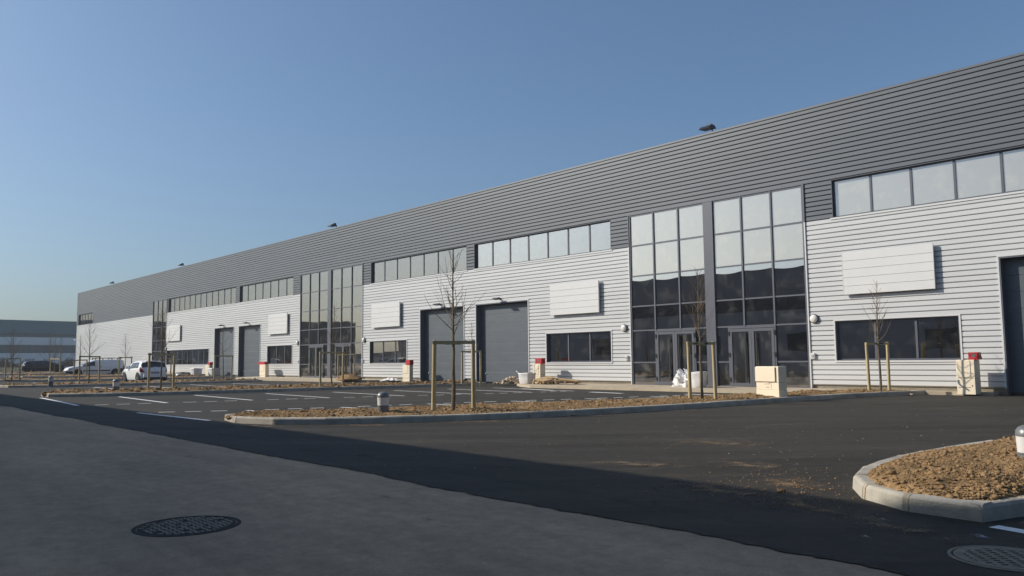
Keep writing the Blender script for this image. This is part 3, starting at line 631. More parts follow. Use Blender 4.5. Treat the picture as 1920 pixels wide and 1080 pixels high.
# the middle island
island([(-20.75, 8.55), (-20.3, 8.25), (-19.2, 8.32), (-18.2, 8.75), (-17.3, 9.6), (-16.35, 10.9), (-15.65, 12.5), (-15.05, 14.2), (-14.5, 16.5), (-14.1, 19), (-13.9, 22), (-13.7, 25), (-13.3, 28), (-12.75, 30.6), (-12.2, 32.2)],
       [(-20.75, 8.55), (-20.95, 9.2), (-20.6, 10.5), (-20.0, 12.5), (-18.9, 16), (-17.7, 19.5), (-16.7, 23.5), (-15.7, 28), (-15.0, 30.6), (-14.3, 32.6)], 1.2,
       'kerb stones round the long soil island in the middle', 330, 44, 0.05, 17000, 0.016, 7, 'brown soil bed of the long middle island', 0.055, 1, 1.3)
island([(-43.4, 9.0), (-42.8, 8.72), (-41.9, 8.95), (-41.0, 9.8), (-40.0, 11.2), (-39.2, 13), (-38.8, 15.5), (-38.4, 18), (-37.7, 21.7), (-37.1, 25), (-36.8, 28), (-36.7, 31)],
       [(-43.4, 9.0), (-43.8, 10.5), (-43.6, 12.5), (-43, 15), (-42, 18), (-40.7, 21), (-39.4, 25), (-38.6, 28), (-38.0, 31)], 1.3,
       'kerb stones round the second soil island', 120, 14, 0.10, 3500, 0.045, 11, 'brown soil bed of the second island', 0.07, 1, 1.5)
island([(-63.3, 10.4), (-61.5, 10.8), (-60.2, 12.2), (-59.3, 14), (-58.7, 16.5), (-58.2, 19.5), (-58.2, 23), (-58.4, 27)],
       [(-63.3, 10.4), (-63.2, 12.5), (-62.7, 15), (-62.1, 18), (-61.5, 21), (-61.0, 24), (-60.4, 27)], 1.5,
       'kerb stones round the third soil island', 80, 10, 0.08, 1500, 0.05, 13, 'brown soil bed of the third island', 0.07, 1, 1.7)
island([(-79.8, 12.8), (-77.4, 13.0), (-75.8, 15), (-74.6, 17.5), (-73.6, 21.3), (-73.4, 25.8), (-74.0, 29.5)],
       [(-79.8, 12.8), (-79.6, 15), (-78.7, 18), (-77.7, 22), (-77.0, 26), (-76.5, 29.5)], 1.8,
       'kerb stones round the fourth soil island', 60, 8, 0.07, 700, 0.06, 17, 'brown soil bed of the fourth island', 0.06, 1, 2.0)
island([(-89, 15.5), (-87, 16.2), (-85.6, 18.5), (-84.2, 21), (-83, 25), (-82.4, 29)], [(-89, 15.5), (-89, 18), (-87.5, 21), (-86, 25), (-85.2, 29)], 1.8,
       'kerb stones round the fifth soil island', 50, 8, 0.07, 400, 0.06, 19, 'brown soil bed of the fifth island', 0.05, 1, 2.2)
island([(-102, 15.6), (-99.5, 16.2), (-97.6, 18.6), (-96.4, 21.6), (-95.4, 26), (-95, 29)], [(-102, 15.6), (-102, 18), (-100.8, 21), (-99.5, 25), (-98.5, 29)], 1.8,
       'kerb stones round the farthest soil island', 50, 8, 0.07, 400, 0.06, 23, 'brown soil bed of the farthest island', 0.05, 1, 2.4)

# ------------------------------------------------------------------ painted bay lines
def stripe(a, b, w_=0.15, name='bay_line', dz=0.004):
    a, b = Vector(a), Vector(b); d = (b - a).normalized(); n = Vector((-d.y, d.x)) * w_ / 2
    P = [a - n, b - n, b + n, a + n]
    tag(MB().add([(p.x, p.y, gz(p.x) + dz) for p in P], [(0, 1, 2, 3)]).build(name, M['line']), kind='structure')
rowA = [((-41.31, 8.58), (-32.34, 7.91)), ((-39.22, 11.27), (-31.46, 10.75)), ((-37.8, 14.16), (-30.64, 13.75)), ((-36.53, 17.05), (-29.81, 16.7)), ((-35.2, 19.9), (-28.6, 19.6)), ((-34.2, 22.8), (-27.4, 22.4)), ((-33.4, 25.6), (-26.6, 25.2)), ((-32.6, 28.0), (-26.0, 27.3))]
rowB = [((-25.99, 8.02), (-20.9, 8.22)), ((-24.35, 10.76), (-20.9, 10.92)), ((-23.4, 13.52), (-20.1, 14.0)), ((-22.7, 16.5), (-19.1, 16.8)), ((-21.7, 19.5), (-18.2, 19.8)), ((-20.7, 22.34), (-17.3, 22.7)), ((-19.8, 25.1), (-16.8, 25.4)), ((-19.0, 27.4), (-16.2, 27.6))]
for row, end in ((rowA, 1), (rowB, 0)):
    for a, b in row: stripe(a, b)
    for k in range(len(row) - 1):
        p, q = Vector(row[k][end]), Vector(row[k + 1][end])
        for s in (0.26, 0.50, 0.74): stripe(p.lerp(q, s - 0.075), p.lerp(q, s + 0.075), 0.14, 'bay_dash')
for x0, xe, y in ((-56.5, -50, 14.5), (-56.2, -49.6, 17.4), (-56.2, -49.6, 20.5), (-56.4, -49.8, 23.6), (-73, -67, 14.4), (-72.6, -66.5, 17.3), (-72, -66, 20.3), (-72, -66, 23.4), (-94, -89.4, 16), (-93.6, -89, 18.6), (-93.2, -88.5, 21.4)):
    stripe((x0, y + 0.2), (xe, y))
stripe((-2.50, 7.90), (-0.2, 7.35), 0.15)
for p, q in (((-30.3, 27.9), (-27.2, 27.2)), ((-19.8, 27.4), (-17.9, 27.6)), ((-24.5, 26.8), (-22.4, 26.5))): stripe(p, q, 0.3, 'bay_line', 0.008)

# dirt, dust and splashes lying on the asphalt
def smear(cx, cy, rx, ry, rot, m, name='mud_smear', dz=0.006):
    o = MB().add([(-rx, -ry, 0), (rx, -ry, 0), (rx, ry, 0), (-rx, ry, 0)], [(0, 1, 2, 3)]).build(name, m)
    o.location = (cx, cy, gz(cx) + dz); o.rotation_euler = (0, 0, rot); return tag(o, kind='structure')
smear(-5.0, 8.9, 0.7, 1.2, 0.3, M['mud']); smear(-4.2, 7.75, 1.3, 0.55, -0.35, M['mud'], dz=0.007); smear(-6.2, 10.0, 1.5, 1.2, 0.2, M['mud_thin'], dz=0.008)
smear(-5.3, 7.9, 1.3, 0.6, 0.1, M['mud'], dz=0.0095); smear(-7.4, 9.0, 1.8, 0.8, 0.5, M['mud_thin'], dz=0.0105); smear(-3.2, 7.35, 1.6, 0.7, -0.2, M['mud_thin'], dz=0.009); smear(-8.2, 12.2, 2.6, 1.6, 0.4, M['mud_thin'], dz=0.005)
for k, (x, y, a) in enumerate([(-18.2, 8.3, 0.4), (-16.4, 10.1, 0.85), (-15.2, 12.6, 1.1), (-14.35, 15.6, 1.3), (-13.8, 19.0, 1.45), (-13.6, 23, 1.5), (-13.4, 27, 1.5)]):
    smear(x, y, 1.9, 0.45, a, M['mud_thin'] if k > 2 else M['mud'], dz=0.005 + 0.0007 * k)
smear(-7.6, 5.0, 0.7, 0.14, 0.15, M['mud_thin'], dz=0.003); smear(-6.3, 4.6, 0.5, 0.12, 0.3, M['mud_thin'], dz=0.003); smear(-13.2, 4.9, 0.6, 0.2, 0.1, M['mud_thin'], dz=0.003)
smear(-9.5, 16.5, 4.5, 2.4, 1.2, M['dust'], 'dust_patch', 0.003); smear(-8.4, 24, 3.4, 5, 0.2, M['dust'], 'dust_patch', 0.0035); smear(-27.5, 17, 3.4, 7.5, -0.2, M['dust'], 'dust_patch', 0.003)
smear(-5.8, 13.4, 2.0, 0.9, 0.7, M['dust'], 'dust_patch', 0.0038)
smear(-2.43, 7.42, 0.26, 0.14, -0.5, M['splash'], 'paint_splash'); smear(-3.3, 7.55, 0.14, 0.08, -0.6, M['splash'], 'paint_splash'); smear(-3.1, 6.75, 0.18, 0.08, -0.6, M['splash'], 'paint_splash', 0.005)
g = np.random.default_rng(9); pts, sz = [], []
for k in range(1100):
    t = g.random(); 
    if t < 0.45: x, y = -4.9 + g.normal() * 0.6, 8.6 + g.normal() * 0.9
    elif t < 0.75: 
        u = g.random(); x = -17.8 + u * 4.0 + g.normal() * 0.15; y = 8.2 + u * 12 * (0.4 + 0.6 * u) + g.normal() * 0.15
    else: x, y = g.uniform(-16, -3), g.uniform(6.5, 18)
    if -4.75 < x < -2.3 and y > 8.0 and (x + 2.6) > -(y - 7.8) * 1.4: continue
    pts.append((x, y, 0.004)); sz.append(0.004 + 0.011 * g.random() ** 3)
lumps('loose_crumbs', pts, sz, M['clod'], 4)
for x, y, s, lab in ((-14.42, 18.55, 0.115, 'pale lump of stone on the asphalt against the middle island kerb, larger of two neighbours'), (-14.02, 21.9, 0.07, 'small pale stone against the kerb below the large cream cabinet'), (-14.78, 15.45, 0.085, 'flat pale stone at the foot of the middle island kerb'),
                  (-15.3, 14.3, 0.05, 'smallest brown stone at the foot of the middle island kerb'), (-4.72, 8.25, 0.045, 'brown clod of earth on the asphalt by the right foreground kerb'), (-12.4, 31.3, 0.08, 'pale stone on the asphalt before the right hand cream cabinet')):
    o = lumps('stone', [(0, 0, s * 0.45)], [s], M['clod' if 'clod' in lab else 'stone'], int(abs(x * 100))); o.location = (x, y, gz(x)); o.scale = (1.3, 1, 0.8); del o['kind']; tag(o, lab, 'stone')

# pale chips strewn about, and curved tyre marks
g = np.random.default_rng(12); pts, sz = [], []
for k in range(420):
    x, y = -g.uniform(2, 20), g.uniform(6.3, 26)
    if x < -13 - (y < 14) * 0 and y > 8: continue
    if x > -5.0 and y > 7.6: continue
    pts.append((x, y, 0.003)); sz.append(0.004 + 0.012 * g.random() ** 3)
lumps('pale_chips', pts, sz, M['stone'], 14, 0.35)
def tyre_mark(pts, w_, dz):
    P = resample(smooth_line(pts, 3), 0.3); mb = MB()
    for i, p in enumerate(P):
        d = (P[min(i + 1, len(P) - 1)] - P[max(i - 1, 0)]).normalized(); n_ = Vector((-d.y, d.x)) * w_ / 2
        mb.v += [(p.x - n_.x, p.y - n_.y, dz), (p.x + n_.x, p.y + n_.y, dz)]
    for i in range(len(P) - 1): mb.f.append((2 * i, 2 * i + 2, 2 * i + 3, 2 * i + 1))
    tag(mb.build('tyre_mark', M['tyre_dust_mark']), kind='structure')
for k, p in enumerate(([(-19, 6.9), (-12, 8.2), (-8.5, 12), (-7.2, 20), (-7, 31)], [(-19, 7.7), (-12.6, 9.2), (-9.9, 12.8), (-8.8, 20), (-8.6, 31)], [(-1.5, 6.9), (-5.5, 7.4), (-8.4, 10.5), (-10.4, 18), (-11, 29)], [(-13, 6.6), (-7, 7.6), (-5.9, 12), (-5.7, 18), (-6.5, 30)], [(-22, 6.6), (-15, 7.0), (-9, 6.8), (-3, 6.5)])):
    tyre_mark(p, 0.24, 0.0022 + 0.0004 * k)

# ------------------------------------------------------------------ manhole cover and drain grate
t = thing('manhole_cover', 'round dark cast iron manhole cover with raised blocks in the grey road', 'manhole cover', (-7.68, 2.84, -0.008))
RAD = 0.43
MB().lathe([(RAD + 0.045, -0.05), (RAD + 0.045, 0.004), (RAD + 0.008, 0.004), (RAD + 0.008, -0.05)], 48).build('rim', M['iron_dark'], t)
MB().lathe([(RAD, -0.05), (RAD, 0.001), (0.01, 0.0012)], 48).build('cover_plate', M['iron_dark'], t)
bl = MB(); rr = random.Random(2)
for i in range(-12, 13):
    for j in range(-12, 13):
        x, y = i * 0.052 + (0.012 if j % 2 else 0), j * 0.052
        if math.hypot(x, y) < RAD - 0.03 and rr.random() < 0.9:
            a = 0.024 if (i + j) % 2 else 0.014; b = 0.014 if (i + j) % 2 else 0.024
            bl.box(x - a, x + a, y - b, y + b, -0.004, 0.006 + rr.uniform(0, 0.003))
tag(bl.build('tread_blocks', M['iron'], t), kind='stuff')
t = thing('drain_grate', 'round cast iron drain grate with slots at the bottom right', 'drain grate', (-2.05, 6.75, 0.0))
MB().lathe([(0.40, -0.05), (0.40, 0.006), (0.375, 0.008), (0.365, -0.05)], 40).build('rim', M['iron'], t)
MB().lathe([(0.36, -0.05), (0.36, -0.004), (0.01, -0.004)], 40).build('pit', M['iron_dark'], t)
gr = MB(); gr.lathe([(0.36, -0.02), (0.36, 0.008), (0.29, 0.008), (0.29, -0.02)], 40)
for k in range(-4, 5):
    y = k * 0.062; hw = math.sqrt(max(0, 0.29 ** 2 - y * y)); gr.box(-hw, hw, y - 0.014, y + 0.014, -0.003, 0.0075)
for k in range(-3, 4):
    x = k * 0.08; hw = math.sqrt(max(0, 0.29 ** 2 - x * x)); gr.box(x - 0.016, x + 0.016, -hw, hw, -0.003, 0.0068)
gr.build('grate', M['iron'], t).rotation_euler = (0, 0, 0.7)

# ------------------------------------------------------------------ bollard lights
def bollard(loc, label, src=None):
    if src:
        t = copy_tree(src); t.location = loc; t['label'] = label; return t
    t = thing('bollard_light', label, 'bollard light', loc, 0, 'low bollard lights in the soil beds')
    MB().lathe([(0.135, -0.2), (0.135, 0.095), (0.143, 0.10), (0.143, 0.115), (0.12, 0.117)], 28).build('base', M['bol_grey'], t, True)
    MB().lathe([(0.125, 0.112), (0.133, 0.118), (0.142, 0.305), (0.12, 0.31)], 28).build('diffuser', M['bol_white'], t, True)
    MB().lathe([(0.12, 0.306), (0.145, 0.308), (0.146, 0.33), (0.137, 0.375), (0.112, 0.410), (0.07, 0.432), (0.02, 0.440)], 28).build('cap', M['bol_grey'], t, True)
    return t
b0 = bollard((-17.75, 11.50, 0.23), 'grey domed bollard light with white band left of the middle staked tree')
b0.scale = (1.08, 1.08, 1.08)
bollard((-3.04, 11.0, 0.22), 'bollard light cut off by the right edge of the photo', b0).scale = (0.98, 0.98, 1.0)
bollard((-41.2, 11.7, 0.30), 'bollard light in front of the white hatchback', b0)
bollard((-59.3, 12.85, 0.27), 'farthest bollard light, leftmost of them all', b0)

# ------------------------------------------------------------------ young staked trees
def grow(mb_t, mb_b, h, seed, first, spread, n_br, r0, lean=(0, 0)):
    rg = random.Random(seed); pts = []; k = 14
    x = y = 0.0
    for i in range(k + 1):
        f = i / k; x += rg.uniform(-1, 1) * 0.016 * h / 4 + lean[0] / k; y += rg.uniform(-1, 1) * 0.016 * h / 4 + lean[1] / k
        pts.append(Vector((x if i else 0, y if i else 0, f * h - (0.1 if i == 0 else 0))))
    rad = [r0 * (1 - 0.93 * (i / k) ** 0.8) + 0.004 for i in range(k + 1)]
    rad = [q * (1 + 0.12 * rg.uniform(-1, 1)) for q in rad]
    mb_t.tube(pts, rad, 8)
    def pos(f): i = min(k - 1, int(f * k)); return pts[i].lerp(pts[i + 1], f * k - i)
    for b in range(n_br):
        f = first + (0.97 - first) * (b + rg.uniform(0.0, 0.9)) / n_br; f = min(f, 0.98); p = pos(f)
        az = b * 2.4 + rg.uniform(-0.5, 0.5); L = spread * h * (1.12 - f) * rg.uniform(0.5, 1.15) * 1.3
        el = rg.uniform(0.15, 0.7) + 0.5 * f; q = p.copy(); bp = [q.copy()]; d = Vector((math.cos(az) * math.cos(el), math.sin(az) * math.cos(el), math.sin(el)))
        for s in range(6):
            d = (d + Vector((rg.uniform(-.16, .16), rg.uniform(-.16, .16), 0.10 + rg.uniform(-.06, .10)))).normalized(); q = q + d * L / 6; bp.append(q.copy())
        rb = 0.18 * r0 * (1.15 - f) + 0.0036
        mb_b.tube(bp, [rb * (1 - 0.75 * i / 6) + 0.001 for i in range(7)], 5)
        for s in range(rg.randrange(1, 4)):
            i = rg.randrange(1, 5); q = bp[i].copy(); tw = [q.copy()]; az2 = az + rg.choice((-1, 1)) * rg.uniform(0.4, 1.2); e2 = el + rg.uniform(-0.2, 0.5); d = Vector((math.cos(az2) * math.cos(e2), math.sin(az2) * math.cos(e2), math.sin(e2)))
            for s2 in range(3):
                d = (d + Vector((rg.uniform(-.2, .2), rg.uniform(-.2, .2), 0.15))).normalized(); q = q + d * L * 0.14; tw.append(q.copy())
            mb_b.tube(tw, [rb * 0.5, rb * 0.38, rb * 0.28, rb * 0.16], 4)
def staked(posts, trunk, h, ph, seed, first, spread, n_br, where, stakelabel, lean=(0, 0), r0=0.055, dz=0.16, zbar=None, nm='young_tree'):
    tx, ty = trunk; z = gz(tx) + dz
    t = thing(nm, where, 'tree', (tx, ty, z), 0, 'young bare trees in the car park')
    a, b = MB(), MB(); grow(a, b, h, seed, first, spread, n_br, r0, lean); a.build('trunk', M['bark'], t, True); b.build('crown', M['twig'], t, True)
    if not posts: return
    (ax, ay), (bx, by) = posts; s = thing('tree_stake_frame', stakelabel, 'tree stakes', ((ax + bx) / 2, (ay + by) / 2, z), 0, 'timber stake frames round the young trees')
    rg = random.Random(seed + 50); mx, my = (ax + bx) / 2, (ay + by) / 2; tops = []
    for px, py in posts:
        lx, ly = rg.uniform(-0.04, 0.04), rg.uniform(-0.04, 0.04); hp = ph + rg.uniform(-0.02, 0.03)
        MB().tube([(px - mx, py - my, -0.2), (px - mx + lx * .5, py - my + ly * .5, hp * .5), (px - mx + lx, py - my + ly, hp - 0.012), (px - mx + lx, py - my + ly, hp)], [0.062, 0.058, 0.056, 0.045], 10).build('post', M['post'], s, True)
        tops.append(Vector((px - mx + lx, py - my + ly, hp - 0.06)))
    d = (tops[1] - tops[0]); d.z = 0; d.normalize(); n = Vector((d.y, -d.x, 0)) * 0.062
    p, q = tops[0] - d * 0.07 + n, tops[1] + d * 0.05 + n; n2 = n * 0.35; hz = Vector((0, 0, 0.045))
    MB().add([p - hz, q - hz, q - hz + n2, p - hz + n2, p + hz, q + hz, q + hz + n2, p + hz + n2], [(3, 2, 1, 0), (4, 5, 6, 7), (0, 1, 5, 4), (1, 2, 6, 5), (2, 3, 7, 6), (3, 0, 4, 7)]).build('crossbar', M['post'], s)
    c = Vector((tx - mx, ty - my, ph - 0.06)); tie = MB(); tie.tube([c - d * 0.22 + n * 0.6, c - d * 0.05 - n * 0.9, c + d * 0.05 - n * 0.9, c + d * 0.22 + n * 0.6], [0.028] * 4, 6); tie.build('tie', M['rubber'], s)
staked([(-17.28, 12.76), (-16.78, 13.73)], (-17.06, 13.24), 4.3, 1.82, 101, 0.44, 0.42, 26, 'tall young bare tree, nearest of all, before the middle overhead doors', 'two round timber posts with crossbar round the nearest tree in front of the overhead doors', (0.0, 0.05), 0.06, 0.18)
staked([(-15.33, 21.47), (-14.88, 22.21)], (-15.06, 21.75), 4.15, 1.82, 131, 0.44, 0.42, 26, 'young bare tree with upswept twigs before the tall near glass entrance', 'timber stake pair in front of the tall near glass entrance', (0, 0), 0.05, 0.19)
staked([(-13.62, 30.5), (-13.26, 31.4)], (-13.05, 30.15), 4.1, 1.82, 110, 0.44, 0.36, 26, 'young bare tree before the wide dark window nearest the right edge', 'timber stake pair before the wide dark window nearest the right edge', (0, 0), 0.052, 0.19)
staked([(-38.35, 20.95), (-38.75, 22.5)], (-38.6, 21.75), 4.4, 1.86, 117, 0.42, 0.36, 22, 'young bare tree left of two before the middle glass entrance', 'left timber stake pair before the middle glass entrance', (0.25, 0), 0.05, 0.16)
staked([(-51.9, 29.75), (-50.75, 30.45)], (-51.3, 30.1), 3.6, 1.9, 118, 0.44, 0.34, 16, 'young bare tree on the pavement right before the middle glass entrance', 'right timber stake pair before the middle glass entrance', (0.1, 0), 0.05, 0.13)
staked([(-36.75, 29.2), (-36.0, 30.0)], (-36.35, 29.6), 3.6, 1.92, 121, 0.42, 0.30, 16, 'young bare tree standing close to the middle pair of overhead doors', 'timber stake pair close to the middle pair of overhead doors', (0, 0), 0.045, 0.1)
staked([(-59.1, 23.55), (-59.3, 24.95)], (-59.2, 24.3), 4.2, 1.90, 123, 0.4, 0.32, 18, 'young bare tree before the farthest pair of overhead doors', 'timber stake pair before the farthest pair of overhead doors', (0, 0), 0.05, 0.14)
staked([(-41.48, 13.26), (-41.10, 14.32)], (-41.3, 13.8), 4.1, 1.82, 127, 0.42, 0.38, 22, 'young bare tree right in front of the white hatchback', 'timber stake pair in front of the white hatchback', (0, 0), 0.05, 0.18)
staked([(-60.2, 14.75), (-60.1, 15.95)], (-60.15, 15.3), 4.5, 1.92, 129, 0.36, 0.36, 22, 'young bare tree in front of the white van, tallest on the left', 'timber stake pair in front of the white van', (0, 0), 0.05, 0.13)
staked([(-77.5, 13.42), (-76.6, 14.3)], (-77.0, 13.8), 4.6, 1.8, 133, 0.4, 0.34, 20, 'young bare tree standing nearest the left edge of the photo', 'timber stake pair nearest the left edge of the photo', (0, 0), 0.05, 0.14)
staked([(-76.0, 21.75), (-77.6, 23.3)], (-76.8, 22.5), 4.0, 1.85, 137, 0.4, 0.34, 18, 'young bare tree just behind the van and left of the hatchback', 'timber stake pair between the white van and the hatchback', (0, 0), 0.045, 0.14)
staked([(-84.9, 20.3), (-84.2, 21.2)], (-84.5, 20.7), 4.0, 1.6, 139, 0.42, 0.36, 18, 'young bare tree before the front wing of the white van', 'timber stake pair overlapping the bonnet of the white van', (-0.1, 0), 0.05, 0.1)
staked([(-98.2, 21.15), (-96.3, 21.7)], (-97.3, 21.4), 4.0, 1.62, 141, 0.42, 0.22, 18, 'slim young bare tree by the bonnet of the black car', 'timber stake pair by the bonnet of the black car', (0, 0), 0.045, 0.1)
staked([(-77.6, 25.7), (-76.8, 26.5)], (-77.2, 26.1), 3.6, 1.75, 143, 0.42, 0.22, 14, 'small young bare tree beyond the right side of the hatchback', 'timber stake pair just right of the hatchback', (0, 0), 0.045, 0.12)

# ------------------------------------------------------------------ cabinets
def cabinet(x0, x1, y0, y1, ztop, label, red=None, redlabel=None, logo=False):
    t = thing('meter_cabinet', label, 'cabinet', ((x0 + x1) / 2, (y0 + y1) / 2, 0.06), 0, 'cream meter cabinets with a red box on top'); W, D, H = (x1 - x0) / 2, (y1 - y0) / 2, ztop - 0.06
    hs = H * 0.46
    MB().cbox(-W, W, -D, D, 0, hs - 0.004, 0.012).build('lower_box', M['cream'], t); MB().cbox(-W, W, -D, D, hs + 0.006, H, 0.012).build('upper_box', M['cream'], t)
    MB().box(-W + 0.02, W - 0.02, -D + 0.02, D - 0.02, hs - 0.01, hs + 0.01).build('joint', M['rubber'], t)
    MB().cbox(-W + 0.03, W * 0.55, -D - 0.016, -D + 0.002, hs + 0.04, H - 0.03, 0.005).build('door', M['cream'], t); MB().box(-W + 0.05, W * 0.5, -D - 0.008, -D + 0.002, hs * 0.42, hs * 0.45).build('label_strip', M['plinth'], t)
    MB().box(W * 0.62, W * 0.7, -D - 0.012, -D + 0.001, hs * 0.5, hs * 0.58).build('lock', M['rubber'], t)
    if red:
        rx0, rx1, rz = red; r = thing('red_box', redlabel, 'red box', ((rx0 + rx1) / 2, (y0 + y1) / 2 - 0.02, ztop + 0.001), 0, 'red boxes on the cream cabinets'); w_ = (rx1 - rx0) / 2
        MB().cbox(-w_, w_, -0.16, 0.14, 0, rz, 0.012).build('housing', M['red'], r); MB().cbox(-w_ + 0.03, w_ - 0.03, -0.172, -0.158, 0.03, rz - 0.03, 0.004).build('door', M['red'], r)
        if logo: MB().box(-0.06, 0.06, -0.178, -0.170, rz * .35, rz * .35 + 0.13).build('emblem_plate', M['grey_mark'], r)
        MB().tube([(w_ - 0.002, 0, rz * .5), (w_ + 0.03, 0, rz * .5), (w_ + 0.05, 0.0, rz * .2), (w_ + 0.05, 0, 0.02)], 0.015, 6).build('cable', M['rubber'], r)
cabinet(-11.02, -10.40, 31.9, 32.46, 1.31, 'cream meter cabinet beside the overhead door at the right edge', (-10.62, -10.28, 0.27), 'red box with a grey emblem on the rightmost cream cabinet', True)
cabinet(-33.62, -32.98, 31.9, 32.3, 1.24, 'cream meter cabinet behind the white sack and timber pallets', (-33.42, -32.88, 0.31), 'red box on the cream cabinet behind the white sack', True)
cabinet(-46.80, -45.95, 31.9, 32.2, 1.21, 'cream meter cabinet left of the middle overhead doors', (-46.40, -45.85, 0.33), 'red box on the cream cabinet left of the middle overhead doors')
cabinet(-69.65, -68.5, 31.9, 32.25, 1.29, 'cream meter cabinet below the window left of the middle glass entrance', (-70.0, -68.6, 0.24), 'red box on the cream cabinet left of the middle glass entrance')
cabinet(-82.4, -81.4, 31.9, 32.25, 1.29, 'farthest cream meter cabinet next to the dumped white bags', (-81.9, -81.2, 0.27), 'farthest red box, on the cabinet beside the dumped bags')
t = thing('electric_cabinet', 'large cream electrical cabinet standing in the soil of the middle island', 'cabinet', (-14.45, 24.9, 0.14)); t.rotation_euler = (0, 0, R(-9))
MB().cbox(-0.48, 0.48, -0.21, 0.21, -0.05, 0.245, 0.012).build('base', M['cream'], t); MB().cbox(-0.475, 0.475, -0.205, 0.205, 0.251, 0.50, 0.012).build('middle_box', M['cream'], t); MB().cbox(-0.48, 0.48, -0.21, 0.21, 0.506, 1.03, 0.015).build('upper_box', M['cream'], t)
MB().cbox(-0.47, 0.36, -0.255, -0.211, 0.525, 1.01, 0.008).build('door', M['cream'], t); MB().cbox(-0.16, 0.08, -0.225, -0.208, 0.445, 0.495, 0.004).build('latch', M['cream'], t); MB().box(-0.05, 0.07, -0.216, -0.204, 0.33, 0.342).build('slot', M['plinth'], t)
MB().box(0.16, 0.165, -0.209, -0.2045, 0.26, 0.48).build('seam', M['plinth'], t)

# ------------------------------------------------------------------ rubbish left by the builders
def crumple(mb, c, rx, ry, rz, seed, amp=0.25, n=14, k=8, sharp=False):
    rg = random.Random(seed); b = len(mb.v)
    for i in range(k + 1):
        th = math.pi * 0.5 * i / k
        for j in range(n):
            ph = 2 * math.pi * j / n; d = Vector((math.sin(math.pi / 2 - th) * math.cos(ph), math.sin(math.pi / 2 - th) * math.sin(ph), math.sin(th)))
            q = 1 + amp * (pnoise((d.x * 2.2 + seed, d.y * 2.2, d.z * 2.2)) + (0.7 * pnoise((d.x * 6 + seed, d.y * 6, d.z * 6)) if sharp else 0))
            mb.v.append((c[0] + d.x * rx * q, c[1] + d.y * ry * q, c[2] + max(0, d.z) * rz * q))
    for i in range(k):
        for j in range(n): mb.f.append((b + i * n + j, b + i * n + (j + 1) % n, b + (i + 1) * n + (j + 1) % n, b + (i + 1) * n + j))
    return mb
def bag(x, y, wx, wy, h, seed, name='white_sack', label='', cat='sack', m='sack'):
    # open-topped builder's sack
    t = thing(name, label, cat, (x, y, gz(x) + 0.125)); rg = random.Random(seed); mb = MB(); n = 24; prof = [(0.82, 0), (0.93, 0.12), (0.98, 0.45), (1.02, 0.8), (1.10, 0.93), (1.04, 1.0), (0.94, 0.95), (0.9, 0.7)]
    for r, z in prof:
        for j in range(n):
            a = 2 * math.pi * j / n; sq = 1 / max(abs(math.cos(a)), abs(math.sin(a))) ** 0.55; k = r * sq * (1 + 0.05 * pnoise((math.cos(a) * 2 + seed, math.sin(a) * 2, z * 3)))
            mb.v.append((wx / 2 * k * math.cos(a) * 0.9, wy / 2 * k * math.sin(a) * 0.9, h * (z + 0.05 * pnoise((a, seed, z)) * (z > .5))))
    for i in range(len(prof) - 1):
        for j in range(n): mb.f.append((i * n + j, i * n + (j + 1) % n, (i + 1) * n + (j + 1) % n, (i + 1) * n + j))
    mb.build('bag_body', M[m], t, True); crumple(MB(), (0, 0, h * 0.66), wx * 0.42, wy * 0.42, h * 0.16, seed).build('contents', M['rubble'], t)
    st = MB(); st.tube([(-wx * .45, -wy * .3, h * .92), (-wx * .56, -wy * .32, h * 1.1), (-wx * .68, -wy * .3, h * 1.2)], [0.02, 0.025, 0.02], 5); st.build('lifting_strap', M[m], t); return t
bag(-33.35, 31.2, 0.95, 0.8, 0.60, 3, label='open white builder\'s sack left of the timber pallets')
t = thing('rubble_heap', 'low beige heap of rubble and dust sheets left of the open white sack', 'rubble heap', (-34.9, 31.3, 0.10)); crumple(MB(), (0.1, 0, 0), 0.62, 0.5, 0.36, 5, 0.4, sharp=True).build('dust_sheet', M['rubble'], t, False)
pts = [(random.Random(i).uniform(-1.3, 0.9), random.Random(i + 99).uniform(-0.4, 0.3), 0.03) for i in range(60)]; lumps('broken_pieces', pts, [0.03 + 0.05 * random.Random(i + 7).random() for i in range(60)], M['rubble'], 6, parent=t)
def pallet(loc, rot, label):
    t = thing('timber_pallet', label, 'pallet', loc, 0, 'timber pallets dumped at the wall'); t.rotation_euler = rot
    for i in range(6): MB().box(-0.6, 0.6, -0.45 + i * 0.165, -0.45 + i * 0.165 + 0.11, 0.118, 0.14).build('top_board', M['wood'], t)
    for x in (-0.55, 0.0, 0.55): MB().box(x - 0.05, x + 0.05, -0.45, 0.485, 0.098, 0.117).build('cross_board', M['wood'], t); MB().box(x - 0.05, x + 0.05, -0.45, 0.485, 0.0, 0.02).build('base_board', M['wood'], t)
    for x in (-0.55, 0.0, 0.55):
        for y in (-0.45, -0.03, 0.385): MB().box(x - 0.05, x + 0.05, y, y + 0.1, 0.021, 0.097).build('block', M['wood'], t)
pallet((-31.6, 30.95, 0.30), (R(10), R(4), R(-16)), 'timber pallet lying tilted on top of the others beside the sack')
pallet((-31.8, 31.15, 0.135), (0, 0, R(6)), 'bottom timber pallet next to the white sack')
pallet((-30.3, 31.35, 0.20), (R(2), R(3.5), R(24)), 'timber pallet lying to the right of the stack below the window')
